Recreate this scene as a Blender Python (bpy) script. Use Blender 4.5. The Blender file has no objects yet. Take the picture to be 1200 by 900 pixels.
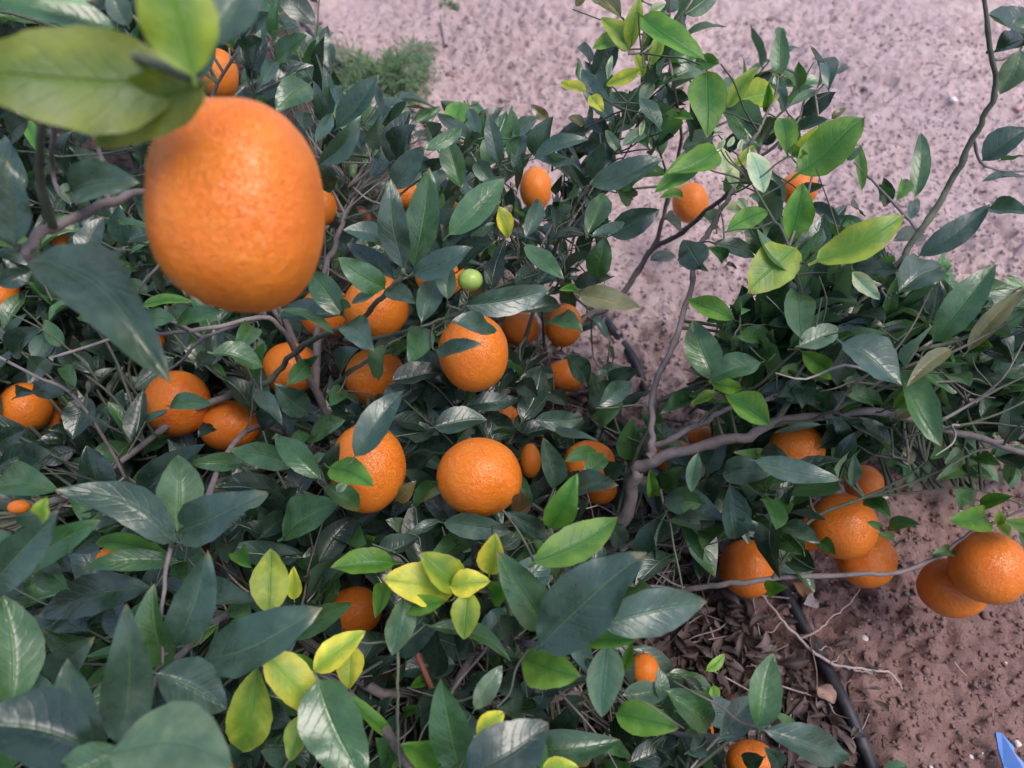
import bpy, math, random
import numpy as np
from mathutils import Vector, Matrix, noise as mnoise

random.seed(7)
rng = np.random.default_rng(11)
scene = bpy.context.scene
COL = scene.collection

# ------------------------------------------------------------------ camera
PITCH = math.radians(50.0)
H = 0.80
FPX = 906.0
CAM = np.array([0.0, 0.0, H])
RV = np.array([1.0, 0.0, 0.0])
FV = np.array([0.0, math.cos(PITCH), -math.sin(PITCH)])
UV_ = np.array([0.0, math.sin(PITCH), math.cos(PITCH)])
cd = bpy.data.cameras.new('camera')
cam = bpy.data.objects.new('camera', cd)
COL.objects.link(cam)
cam.location = CAM
cam.rotation_euler = (math.radians(90) - PITCH, 0, 0)
cd.sensor_width = 36
cd.lens = FPX / 1200 * 36
cd.clip_start = 0.01
cd.clip_end = 2000
cd.dof.use_dof = True
cd.dof.focus_distance = 0.64
cd.dof.aperture_fstop = 7.0
scene.camera = cam

# ------------------------------------------------------------------ light
SUN_EL, SUN_AZ = 66.0, 112.0        # azimuth measured from +Y (the top of the picture) towards +X
w = bpy.data.worlds.new('World')
scene.world = w
w.use_nodes = True
nt = w.node_tree
bg = nt.nodes['Background']
sky = nt.nodes.new('ShaderNodeTexSky')
sky.sky_type = 'NISHITA'
sky.sun_disc = False
sky.sun_elevation = math.radians(SUN_EL)
sky.sun_rotation = math.radians(SUN_AZ)
sky.dust_density = 3.0
nt.links.new(sky.outputs[0], bg.inputs[0])
bg.inputs[1].default_value = 0.15
sd = bpy.data.lights.new('sun', 'SUN')
sun = bpy.data.objects.new('sun', sd)
COL.objects.link(sun)
sd.energy = 1.2
sd.angle = math.radians(35)
sd.color = (1.0, 0.95, 0.90)
se, sa = math.radians(SUN_EL), math.radians(SUN_AZ)
sdir = Vector((math.sin(sa) * math.cos(se), math.cos(sa) * math.cos(se), math.sin(se)))
sun.rotation_euler = sdir.to_track_quat('Z', 'Y').to_euler()
scene.view_settings.view_transform = 'Standard'
scene.view_settings.look = 'None'
scene.view_settings.exposure = 0.80
scene.view_settings.gamma = 1.0
scene.cycles.max_bounces = 6

# ------------------------------------------------------------------ helpers
def at(x, y, z):
    return CAM + z * (FV + (x - 600) / FPX * RV + (450 - y) / FPX * UV_)

def gz(y):                       # depth at which the picture row y meets the ground
    v = (450 - y) / FPX
    return H / (math.sin(PITCH) - v * math.cos(PITCH))

def ground(x, y):
    p = at(x, y, gz(y)); p[2] = gh(p[0], p[1]); return p

def proj(P):
    d = np.asarray(P) - CAM
    z = d @ FV
    return 600 + FPX * (d @ RV) / z, 450 - FPX * (d @ UV_) / z, z

def inpoly(x, y, poly):
    c = False
    n = len(poly)
    for i in range(n):
        x1, y1 = poly[i]; x2, y2 = poly[(i + 1) % n]
        if (y1 > y) != (y2 > y) and x < (x2 - x1) * (y - y1) / (y2 - y1) + x1:
            c = not c
    return c

def nrm(v):
    v = np.asarray(v, float)
    return v / (np.linalg.norm(v) + 1e-12)

def vnoise(x, y, seed=0):
    x = np.asarray(x, float); y = np.asarray(y, float)
    xi = np.floor(x).astype(np.int64); yi = np.floor(y).astype(np.int64)
    xf = x - xi; yf = y - yi
    def h(a, b):
        n = (a * 374761393 + b * 668265263 + seed * 974711) & 0xffffffff
        n = ((n ^ (n >> 13)) * 1274126177) & 0xffffffff
        return ((n ^ (n >> 16)) & 0xffff) / 65535.0
    u = xf * xf * (3 - 2 * xf); v = yf * yf * (3 - 2 * yf)
    return (h(xi, yi) * (1 - u) + h(xi + 1, yi) * u) * (1 - v) + (h(xi, yi + 1) * (1 - u) + h(xi + 1, yi + 1) * u) * v

def gh(x, y):
    """height of the soil"""
    x = np.asarray(x, float); y = np.asarray(y, float)
    h = (vnoise(x * 2.3, y * 2.3, 1) - .5) * .030
    h = h + (vnoise(x * 9, y * 9, 2) - .5) * .014
    h = h + (vnoise(x * 27 + 5, y * 27, 3) - .5) * .008
    def rn(f, k, ang):
        c_, s_ = math.cos(ang), math.sin(ang)
        return vnoise((x * c_ - y * s_) * f, (x * s_ + y * c_) * f, k)
    a = rn(48, 4, .6); b = rn(95, 5, 1.1); c = rn(170, 6, 2.0); d = rn(62, 8, 2.6)
    am = .60 + 1.3 * vnoise(x * 5.5 + 3, y * 5.5, 31) ** 1.5
    h0 = h; h = 0
    h = h + np.maximum(a - .42, 0) * .010 + np.maximum(b - .45, 0) * .016 + (c - .5) * .008
    h = h - np.maximum(d - .70, 0) * .04 - np.maximum(rn(120, 9, .3) - .72, 0) * .035
    h = h0 + h * am
    return h

def link(o, parent=None):
    COL.objects.link(o)
    if parent is not None:
        o.parent = parent
    return o

def mesh_obj(name, verts, faces, mat, parent=None, smooth=True, uv=None, tint=None):
    me = bpy.data.meshes.new(name)
    verts = np.asarray(verts, np.float32).reshape(-1, 3)
    if isinstance(faces, np.ndarray):
        n = len(faces); k = faces.shape[1]
        me.vertices.add(len(verts)); me.vertices.foreach_set('co', verts.ravel())
        me.loops.add(n * k); me.loops.foreach_set('vertex_index', faces.astype(np.int32).ravel())
        me.polygons.add(n)
        me.polygons.foreach_set('loop_start', np.arange(0, n * k, k, dtype=np.int32))
        me.polygons.foreach_set('loop_total', np.full(n, k, np.int32))
        me.update(calc_edges=True)
    else:
        me.from_pydata([tuple(map(float, v)) for v in verts], [], faces)
    if smooth:
        me.polygons.foreach_set('use_smooth', np.ones(len(me.polygons), bool))
    li = None
    if uv is not None:
        li = np.empty(len(me.loops), np.int32); me.loops.foreach_get('vertex_index', li)
        l = me.uv_layers.new(name='UVMap')
        l.data.foreach_set('uv', np.asarray(uv, np.float32)[li].ravel())
    if tint is not None:
        t = np.asarray(tint, np.float32)
        if t.ndim == 1:
            t = np.tile(t, (len(verts), 1))
        if t.shape[1] == 3:
            t = np.hstack([t, np.ones((len(t), 1), np.float32)])
        a = me.color_attributes.new('tint', 'FLOAT_COLOR', 'POINT')
        a.data.foreach_set('color', t.astype(np.float32).ravel())
    me.materials.append(mat)
    me.validate()
    o = bpy.data.objects.new(name, me)
    return link(o, parent)

def tag(o, label=None, cat=None, group=None, kind=None):
    if label: o['label'] = label
    if cat: o['category'] = cat
    if group: o['group'] = group
    if kind: o['kind'] = kind
    return o

def empty(name, loc=(0, 0, 0)):
    o = bpy.data.objects.new(name, None)
    o.empty_display_size = .02
    o.location = loc
    return link(o)

def spline(P, n=6):
    """Catmull-Rom through rows of P (any number of columns)"""
    P = np.asarray(P, float)
    if len(P) < 3:
        return np.array([P[0] + (P[-1] - P[0]) * t for t in np.linspace(0, 1, n + 1)])
    Q = np.vstack([2 * P[0] - P[1], P, 2 * P[-1] - P[-2]])
    out = []
    for i in range(1, len(Q) - 2):
        a, b, c, d = Q[i - 1], Q[i], Q[i + 1], Q[i + 2]
        for t in np.arange(0, 1, 1.0 / n):
            out.append(.5 * (2 * b + (c - a) * t + (2 * a - 5 * b + 4 * c - d) * t * t + (3 * b - a - 3 * c + d) * t ** 3))
    out.append(Q[-2])
    return np.array(out)

def tube(P, R, sides=8, rough=0.0):
    """P (n,3), R (n,) -> verts, quad faces"""
    P = np.asarray(P, float); R = np.asarray(R, float)
    n = len(P)
    T = np.gradient(P, axis=0)
    T /= np.linalg.norm(T, axis=1)[:, None] + 1e-12
    ref = np.array([0.3, 0.5, 1.0]); N = nrm(np.cross(T[0], ref))
    V = []
    ang = np.linspace(0, 2 * math.pi, sides, endpoint=False)
    for i in range(n):
        N = nrm(N - T[i] * (N @ T[i])); B = np.cross(T[i], N)
        rr = R[i] * (1 + rough * (rng.random(sides) - .5))
        V.append(P[i] + (np.cos(ang) * rr)[:, None] * N + (np.sin(ang) * rr)[:, None] * B)
    V = np.vstack(V)
    i = np.arange(n - 1)[:, None]; j = np.arange(sides)[None, :]
    F = np.stack([i * sides + j, i * sides + (j + 1) % sides, (i + 1) * sides + (j + 1) % sides, (i + 1) * sides + j], -1).reshape(-1, 4)
    return V, F

class Pile:
    """collects many small quad meshes into one"""
    def __init__(s): s.V = []; s.F = []; s.U = []; s.T = []; s.n = 0
    def add(s, V, F, uv=None, tint=None):
        s.V.append(V); s.F.append(F + s.n); s.n += len(V)
        s.U.append(uv if uv is not None else np.zeros((len(V), 2)))
        t = np.asarray(tint if tint is not None else (1, 1, 1), float)
        s.T.append(np.tile(t, (len(V), 1)) if t.ndim == 1 else t)
    def build(s, name, mat, parent=None, smooth=True):
        return mesh_obj(name, np.vstack(s.V), np.vstack(s.F), mat, parent, smooth, np.vstack(s.U), np.vstack(s.T))

# ------------------------------------------------------------------ materials
def newmat(name):
    m = bpy.data.materials.new(name); m.use_nodes = True
    nt = m.node_tree
    b = nt.nodes['Principled BSDF']
    return m, nt, b

def N(nt, t, **kw):
    n = nt.nodes.new(t)
    for k, v in kw.items():
        if k.startswith('i_'):
            n.inputs[k[2:].replace('_', ' ')].default_value = v
        else:
            setattr(n, k, v)
    return n

def ramp(nt, src, stops):
    r = nt.nodes.new('ShaderNodeValToRGB')
    e = r.color_ramp.elements
    while len(e) < len(stops): e.new(0.5)
    for k, (p, c) in enumerate(stops):
        e[k].position = p
        e[k].color = (c, c, c, 1) if isinstance(c, (int, float)) else (*c, 1)
    nt.links.new(src, r.inputs[0])
    return r.outputs[0]

def math_(nt, op, a, b=None, c=None):
    n = nt.nodes.new('ShaderNodeMath'); n.operation = op
    for i, v in enumerate((a, b, c)):
        if v is None: continue
        if isinstance(v, (int, float)): n.inputs[i].default_value = v
        else: nt.links.new(v, n.inputs[i])
    return n.outputs[0]

def mixc(nt, f, a, b, mode='MIX'):
    n = nt.nodes.new('ShaderNodeMix'); n.data_type = 'RGBA'; n.blend_type = mode
    for idx, v in ((0, f), (6, a), (7, b)):
        if isinstance(v, (int, float)): n.inputs[idx].default_value = v
        elif isinstance(v, tuple): n.inputs[idx].default_value = (*v, 1)
        else: nt.links.new(v, n.inputs[idx])
    return n.outputs[2]

def leaf_material():
    m, nt, b = newmat('citrus_leaf')
    L = nt.links
    tc = N(nt, 'ShaderNodeTexCoord')
    sep = N(nt, 'ShaderNodeSeparateXYZ'); L.new(tc.outputs['UV'], sep.inputs[0])
    u, t = sep.outputs[0], sep.outputs[1]
    s = math_(nt, 'ABSOLUTE', math_(nt, 'MULTIPLY_ADD', u, 2.0, -1.0))
    att = N(nt, 'ShaderNodeAttribute', attribute_name='tint')
    nz = N(nt, 'ShaderNodeTexNoise', i_Scale=55.0, i_Detail=4.0, i_Roughness=.6); L.new(tc.outputs['Object'], nz.inputs['Vector'])
    nz2 = N(nt, 'ShaderNodeTexNoise', i_Scale=300.0, i_Detail=3.0); L.new(tc.outputs['Object'], nz2.inputs['Vector'])
    # midrib and side veins
    mid = ramp(nt, s, [(0.0, 1.0), (0.035, .75), (0.075, 0.0)])
    wv = math_(nt, 'MULTIPLY_ADD', nz.outputs[0], 1.3, 0.0)
    ph = math_(nt, 'ADD', math_(nt, 'SUBTRACT', math_(nt, 'MULTIPLY', t, 8.0), math_(nt, 'MULTIPLY', s, 1.9)), wv)
    fr = math_(nt, 'ABSOLUTE', math_(nt, 'MULTIPLY_ADD', math_(nt, 'FRACT', ph), 2.0, -1.0))
    vein = ramp(nt, fr, [(0.0, 1.0), (0.12, .4), (0.36, 0.0)])
    veinf = math_(nt, 'MULTIPLY', vein, ramp(nt, s, [(0.0, 1.0), (.8, .6), (1.0, 0.0)]))
    # colour
    bright = ramp(nt, nz.outputs[0], [(0.28, .72), (.5, 1.0), (.75, 1.35)])
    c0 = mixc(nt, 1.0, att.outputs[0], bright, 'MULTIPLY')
    light = mixc(nt, 1.0, att.outputs[0], (1.7, 1.6, 1.3), 'MULTIPLY')
    light = mixc(nt, 1.0, light, (.035, .045, .012), 'ADD')
    c1 = mixc(nt, math_(nt, 'MULTIPLY', veinf, math_(nt, 'MULTIPLY_ADD', nz.outputs[0], .5, -.12)), c0, light)
    c2 = mixc(nt, math_(nt, 'MULTIPLY', mid, .55), c1, light)
    blot = ramp(nt, nz.outputs[0], [(0.62, 0.0), (.74, .28)])
    c3 = mixc(nt, blot, c2, light)
    sp = ramp(nt, nz2.outputs[0], [(0.70, 0.0), (.76, .5)])
    c3 = mixc(nt, sp, c3, (.10, .09, .05))
    # young leaves keep their green along the midrib and yellow towards the margin
    sr = N(nt, 'ShaderNodeSeparateColor'); L.new(att.outputs[0], sr.inputs[0])
    yl = ramp(nt, sr.outputs[1], [(.125, 0.0), (.165, .85)])
    mk = ramp(nt, math_(nt, 'ADD', s, math_(nt, 'MULTIPLY_ADD', nz.outputs[0], 1.6, -.8)), [(.15, 1.0), (.75, 0.0)])
    c3 = mixc(nt, math_(nt, 'MULTIPLY', yl, mk), c3, mixc(nt, 1.0, att.outputs[0], (.36, .66, .75), 'MULTIPLY'))
    # dry brown tips on some, dust film on others
    tipf = ramp(nt, math_(nt, 'ADD', t, math_(nt, 'MULTIPLY_ADD', nz.outputs[0], .30, -.15)), [(.93, 0.0), (.99, .7)])
    c3 = mixc(nt, tipf, c3, (.20, .17, .07))
    n3 = N(nt, 'ShaderNodeTexNoise', i_Scale=28.0, i_Detail=6.0, i_Roughness=.75); L.new(tc.outputs['Object'], n3.inputs['Vector'])
    c3 = mixc(nt, ramp(nt, n3.outputs[0], [(.50, 0.0), (.72, .22)]), c3, mixc(nt, yl, (.22, .21, .19), att.outputs[0]))
    geo = N(nt, 'ShaderNodeNewGeometry')
    under = mixc(nt, 1.0, mixc(nt, 1.0, att.outputs[0], (1.35, 1.25, 1.35), 'MULTIPLY'), (.035, .05, .028), 'ADD')
    under = mixc(nt, math_(nt, 'MULTIPLY', mid, .5), under, light)
    c4 = mixc(nt, geo.outputs['Backfacing'], c3, under)
    L.new(c4, b.inputs['Base Color'])
    rg = ramp(nt, nz.outputs[0], [(0.3, .22), (.7, .42)])
    rg2 = math_(nt, 'MULTIPLY_ADD', geo.outputs['Backfacing'], .25, rg)
    rg2 = math_(nt, 'MULTIPLY_ADD', yl, .22, rg2)
    L.new(rg2, b.inputs['Roughness'])
    L.new(math_(nt, 'MULTIPLY_ADD', yl, -.5, .95), b.inputs['Specular IOR Level'])
    bm = N(nt, 'ShaderNodeBump', i_Strength=.55, i_Distance=.0012)
    hh = math_(nt, 'ADD', math_(nt, 'MULTIPLY', math_(nt, 'ADD', mid, math_(nt, 'MULTIPLY', veinf, .22)), -1.0),
               math_(nt, 'ADD', math_(nt, 'MULTIPLY', nz2.outputs[0], .22), math_(nt, 'MULTIPLY', nz.outputs[0], .9)))
    L.new(hh, bm.inputs['Height']); L.new(bm.outputs[0], b.inputs['Normal'])
    tr = N(nt, 'ShaderNodeBsdfTranslucent')
    L.new(mixc(nt, 1.0, c4, (1.6, 1.7, .7), 'MULTIPLY'), tr.inputs[0])
    ms = N(nt, 'ShaderNodeMixShader'); ms.inputs[0].default_value = .22
    L.new(b.outputs[0], ms.inputs[1]); L.new(tr.outputs[0], ms.inputs[2])
    L.new(ms.outputs[0], nt.nodes['Material Output'].inputs[0])
    return m

def orange_material():
    m, nt, b = newmat('orange_peel')
    L = nt.links
    tc = N(nt, 'ShaderNodeTexCoord')
    oi = N(nt, 'ShaderNodeObjectInfo')
    add = N(nt, 'ShaderNodeVectorMath', operation='ADD')
    L.new(tc.outputs['Object'], add.inputs[0]); L.new(oi.outputs['Location'], add.inputs[1])
    nz = N(nt, 'ShaderNodeTexNoise', i_Scale=1.6, i_Detail=3.0); L.new(add.outputs[0], nz.inputs['Vector'])
    n2 = N(nt, 'ShaderNodeTexNoise', i_Scale=9.0, i_Detail=5.0); L.new(add.outputs[0], n2.inputs['Vector'])
    vo = N(nt, 'ShaderNodeTexVoronoi', i_Scale=34.0); L.new(add.outputs[0], vo.inputs['Vector'])
    vo2 = N(nt, 'ShaderNodeTexVoronoi', i_Scale=3.3); L.new(add.outputs[0], vo2.inputs['Vector'])
    base = mixc(nt, ramp(nt, nz.outputs[0], [(.3, 0.0), (.7, 1.0)]), (.64, .130, .009), (.70, .190, .014))
    base = mixc(nt, math_(nt, 'MULTIPLY', oi.outputs['Random'], .6), base, (.78, .22, .010))
    pore = ramp(nt, vo.outputs['Distance'], [(0.0, 1.0), (.22, .5), (.42, 0.0)])
    base = mixc(nt, math_(nt, 'MULTIPLY', pore, .16), base, (.62, .13, .008))
    sc = ramp(nt, vo2.outputs['Distance'], [(0.0, .75), (.045, .5), (.06, 0.0)])
    base = mixc(nt, sc, base, (.25, .12, .05))
    du = ramp(nt, n2.outputs[0], [(.55, 0.0), (.75, .18)])
    base = mixc(nt, du, base, (.75, .38, .16))
    L.new(base, b.inputs['Base Color'])
    L.new(ramp(nt, n2.outputs[0], [(.3, .30), (.7, .44)]), b.inputs['Roughness'])
    b.inputs['Specular IOR Level'].default_value = .5
    b.inputs['Subsurface Weight'].default_value = .12
    b.inputs['Subsurface Radius'].default_value = (.5, .15, .04)
    b.inputs['Subsurface Scale'].default_value = .01
    bm = N(nt, 'ShaderNodeBump', i_Strength=.55, i_Distance=.02)
    hh = math_(nt, 'ADD', math_(nt, 'MULTIPLY', pore, -.55), math_(nt, 'MULTIPLY', n2.outputs[0], .09))
    L.new(hh, bm.inputs['Height']); L.new(bm.outputs[0], b.inputs['Normal'])
    return m

def bark_material(name, c1, c2, scale=90.0):
    m, nt, b = newmat(name)
    L = nt.links
    tc = N(nt, 'ShaderNodeTexCoord')
    nz = N(nt, 'ShaderNodeTexNoise', i_Scale=scale, i_Detail=6.0, i_Roughness=.7); L.new(tc.outputs['Object'], nz.inputs['Vector'])
    n2 = N(nt, 'ShaderNodeTexNoise', i_Scale=14.0, i_Detail=2.0); L.new(tc.outputs['Object'], n2.inputs['Vector'])
    f = math_(nt, 'MULTIPLY_ADD', n2.outputs[0], .6, math_(nt, 'MULTIPLY', nz.outputs[0], .5))
    L.new(mixc(nt, ramp(nt, f, [(.38, 0.0), (.68, 1.0)]), c1, c2), b.inputs['Base Color'])
    b.inputs['Roughness'].default_value = .8
    bm = N(nt, 'ShaderNodeBump', i_Strength=.8, i_Distance=.0015)
    L.new(nz.outputs[0], bm.inputs['Height']); L.new(bm.outputs[0], b.inputs['Normal'])
    return m

def tint_material(name, rough=.75, noise=60., amt=.35):
    m, nt, b = newmat(name)
    L = nt.links
    tc = N(nt, 'ShaderNodeTexCoord')
    att = N(nt, 'ShaderNodeAttribute', attribute_name='tint')
    nz = N(nt, 'ShaderNodeTexNoise', i_Scale=noise, i_Detail=4.0); L.new(tc.outputs['Object'], nz.inputs['Vector'])
    L.new(mixc(nt, 1.0, att.outputs[0], ramp(nt, nz.outputs[0], [(.3, 1 - amt), (.7, 1 + amt)]), 'MULTIPLY'), b.inputs['Base Color'])
    b.inputs['Roughness'].default_value = rough
    bm = N(nt, 'ShaderNodeBump', i_Strength=.5, i_Distance=.001)
    L.new(nz.outputs[0], bm.inputs['Height']); L.new(bm.outputs[0], b.inputs['Normal'])
    return m

# litter boundary on the ground: the drip line of the tree follows the hose
HOSE = [(320, -60), (345, 8), (392, 68), (492, 137), (560, 200), (636, 280), (706, 372), (742, 428), (772, 478),
        (830, 560), (880, 630), (918, 698), (957, 768), (985, 830), (1012, 885), (1040, 960)]
_h0 = at(345, 8, gz(8)); _h1 = at(985, 830, gz(830))
HT = nrm(_h1 - _h0); HN = np.array([-HT[1], HT[0], 0.0])
if HN[0] < 0: HN = -HN            # points to the open soil side
HC = float(HN @ _h1)

def soil_material():
    m, nt, b = newmat('dry_soil')
    L = nt.links
    geo = N(nt, 'ShaderNodeNewGeometry')
    P = geo.outputs['Position']
    def nz(s, d=5., r=.6):
        n = N(nt, 'ShaderNodeTexNoise', i_Scale=s, i_Detail=d, i_Roughness=r); L.new(P, n.inputs['Vector']); return n.outputs[0]
    big, mid, fine, grit = nz(2.2, 3.), nz(16., 5.), nz(85., 6., .75), nz(420., 4., .7)
    c = mixc(nt, ramp(nt, mid, [(.30, 0.0), (.70, 1.0)]), (.44, .315, .312), (.64, .495, .49))
    c = mixc(nt, ramp(nt, big, [(.40, 0.0), (.60, .75)]), c, (.48, .365, .385))
    c = mixc(nt, ramp(nt, fine, [(.28, .45), (.44, 0.0)]), c, (.28, .19, .19))
    c = mixc(nt, ramp(nt, fine, [(.60, 0.0), (.78, .45)]), c, (.62, .48, .46))
    c = mixc(nt, ramp(nt, grit, [(.68, 0.0), (.74, .9)]), c, (.72, .66, .68))
    c = mixc(nt, ramp(nt, grit, [(.26, .5), (.33, 0.0)]), c, (.18, .12, .125))
    # nearer soil: redder brown, plus the weaker light there painted into the colour
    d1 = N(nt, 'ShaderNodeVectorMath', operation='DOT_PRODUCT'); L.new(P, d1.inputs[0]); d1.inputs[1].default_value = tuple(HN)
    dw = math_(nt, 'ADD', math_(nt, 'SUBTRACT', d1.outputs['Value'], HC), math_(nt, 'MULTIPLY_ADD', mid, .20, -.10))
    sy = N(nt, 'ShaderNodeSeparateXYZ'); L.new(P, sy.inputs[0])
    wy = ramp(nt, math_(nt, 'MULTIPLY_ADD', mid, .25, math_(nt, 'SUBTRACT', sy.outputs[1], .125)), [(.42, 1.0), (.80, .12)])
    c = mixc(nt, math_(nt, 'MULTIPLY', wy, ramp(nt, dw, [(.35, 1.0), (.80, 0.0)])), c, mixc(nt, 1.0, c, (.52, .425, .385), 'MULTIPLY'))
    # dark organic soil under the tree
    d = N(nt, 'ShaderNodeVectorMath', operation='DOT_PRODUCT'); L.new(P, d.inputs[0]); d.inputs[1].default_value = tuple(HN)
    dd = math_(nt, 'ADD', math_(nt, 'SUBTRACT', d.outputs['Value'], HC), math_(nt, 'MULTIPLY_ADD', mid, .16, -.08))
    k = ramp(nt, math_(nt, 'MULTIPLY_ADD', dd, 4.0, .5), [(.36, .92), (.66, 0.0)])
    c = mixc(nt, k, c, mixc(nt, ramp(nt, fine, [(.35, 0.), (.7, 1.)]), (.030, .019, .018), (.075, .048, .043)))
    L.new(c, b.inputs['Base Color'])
    b.inputs['Roughness'].default_value = .95
    b.inputs['Specular IOR Level'].default_value = .2
    bm = N(nt, 'ShaderNodeBump', i_Strength=1.0, i_Distance=.006)
    hh = math_(nt, 'ADD', fine, math_(nt, 'MULTIPLY', grit, .35))
    L.new(hh, bm.inputs['Height']); L.new(bm.outputs[0], b.inputs['Normal'])
    return m

M_LEAF = leaf_material()
M_ORANGE = orange_material()
M_BARK = bark_material('grey_brown_bark', (.075, .058, .058), (.22, .18, .18))
M_TWIG = bark_material('green_twig', (.045, .055, .038), (.10, .11, .075), 160.)
M_RED = bark_material('red_stem', (.17, .045, .035), (.28, .09, .06), 160.)
M_DRY = bark_material('dry_wood', (.22, .15, .15), (.42, .32, .32), 160.)
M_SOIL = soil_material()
M_LITTER = tint_material('dry_leaf_litter', .7)
M_STONE = tint_material('pebble_stone', .8, 200., .25)
M_PLASTIC, _nt, _b = newmat('black_polyethylene')
_n = N(_nt, 'ShaderNodeTexNoise', i_Scale=60., i_Detail=6.); _t = N(_nt, 'ShaderNodeTexCoord'); _nt.links.new(_t.outputs['Object'], _n.inputs['Vector'])
_nt.links.new(mixc(_nt, ramp(_nt, _n.outputs[0], [(.5, 0.), (.72, .55)]), (.012, .014, .021), (.10, .08, .08)), _b.inputs['Base Color'])
_b.inputs['Roughness'].default_value = .58
M_BLUE, _nt, _b = newmat('blue_plastic')
_n = N(_nt, 'ShaderNodeTexNoise', i_Scale=90., i_Detail=4.); _t = N(_nt, 'ShaderNodeTexCoord'); _nt.links.new(_t.outputs['Object'], _n.inputs['Vector'])
_nt.links.new(mixc(_nt, ramp(_nt, _n.outputs[0], [(.45, 0.), (.75, .4)]), (.075, .20, .55), (.20, .25, .42)), _b.inputs['Base Color'])
_b.inputs['Roughness'].default_value = .5

# ------------------------------------------------------------------ ground
def axis(lo, hi, step, far):
    core = np.arange(lo, hi, step)
    out = []; s = step * 2; p = core[-1]
    while p < far: p += s; s *= 1.35; out.append(p)
    neg = []; s = step * 2; p = core[0]
    while p > -far: p -= s; s *= 1.35; neg.append(p)
    return np.concatenate([neg[::-1], core, out])

xs = axis(-1.25, 1.25, .0048, 400.0); ys = axis(-.25, 2.15, .0048, 400.0)
X, Y = np.meshgrid(xs, ys)
jx = (vnoise(X * 400, Y * 400, 21) - .5) * .003; jy = (vnoise(X * 400, Y * 400, 22) - .5) * .003
core = (np.abs(X) < 1.2) & (Y > -.2) & (Y < 2.1)
X = X + jx * core; Y = Y + jy * core
Z = gh(X, Y) * np.where((np.abs(X) < 30) & (np.abs(Y) < 30), 1, .3)
nx, ny = len(xs), len(ys)
ii, jj = np.meshgrid(np.arange(ny - 1), np.arange(nx - 1), indexing='ij')
a = (ii * nx + jj)
Fg = np.stack([a, a + 1, a + nx + 1, a + nx], -1).reshape(-1, 4)
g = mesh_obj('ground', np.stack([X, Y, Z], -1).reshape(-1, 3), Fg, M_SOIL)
tag(g, 'dry pinkish lumpy orchard soil under and around the tree', None, None, 'structure')

# ------------------------------------------------------------------ leaves
TINT = {'D': (.017, .040, .026), 'B': (.034, .074, .052), 'G': (.040, .108, .034), 'O': (.135, .165, .006), 'Q': (.19, .24, .014), 'V': (.095, .205, .022),  # B is the dark leaf facing the sky, its bluish sheen put into the tint
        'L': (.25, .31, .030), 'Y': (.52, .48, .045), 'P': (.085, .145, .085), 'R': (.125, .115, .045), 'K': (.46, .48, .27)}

def leaf_geo(base, tip, width, up, fold=.25, arch=.06, bend=0., twist=0., wave=.03, nt_=13, ns=7, petiole=.10, recurve=0.):
    base = np.asarray(base, float); tip = np.asarray(tip, float)
    ax = tip - base; L = np.linalg.norm(ax); ax = ax / L
    side = nrm(np.cross(ax, up)); nor = np.cross(side, ax)
    t = np.linspace(0, 1, nt_)
    prof = np.sin(math.pi * t ** random.uniform(.82, .98)) ** .70 * (1 - .25 * t)
    prof = prof / prof.max()
    prof[0] = .05; prof[-1] = .015
    if petiole > 0:
        t = np.concatenate([[-petiole, -petiole * .5], t]); prof = np.concatenate([[.045, .045], prof])
    s = np.linspace(-1, 1, ns)
    Tt, S = np.meshgrid(t, s, indexing='ij')
    ph = random.random() * 6.28
    crn = 1 + .025 * np.sin(Tt * 55 + ph) * (np.abs(S) > .9)
    x = .5 * width * prof[:, None] * S * crn
    tc = np.clip(Tt, 0, 1)
    tw = twist * (tc - .5)
    arch2 = random.uniform(-.035, .035)
    z = fold * np.abs(x) * (1 - .25 * tc) - recurve * (np.abs(S) ** 2.5) * width * .5
    z = z + wave * width * (np.sin(Tt * 9 + ph + S * 1.3) + .5 * np.sin(Tt * 19 + ph * 2 + S * 2)) * np.abs(S) ** 1.5 + arch2 * L * np.sin(2 * math.pi * tc)
    xx = x * np.cos(tw) - z * np.sin(tw); zz = x * np.sin(tw) + z * np.cos(tw)
    zz = zz + arch * L * (np.sin(math.pi * tc)) - .35 * arch * L * tc ** 3 * 0
    xx = xx + bend * L * np.sin(math.pi * tc)
    V = base + xx[..., None] * side + (Tt * L)[..., None] * ax + zz[..., None] * nor
    n = len(t)
    i = np.arange(n - 1)[:, None]; j = np.arange(ns - 1)[None, :]
    F = np.stack([i * ns + j, i * ns + j + 1, (i + 1) * ns + j + 1, (i + 1) * ns + j], -1).reshape(-1, 4)
    uv = np.stack([S * .5 + .5, Tt], -1).reshape(-1, 2)
    return V.reshape(-1, 3), F, uv

def jit_tint(c, amt=.22):
    k = 1 + (random.random() - .5) * 2 * amt
    h = (random.random() - .5) * .16
    return (c[0] * k * (1 + h), c[1] * k, c[2] * k * (1 - h))

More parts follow.
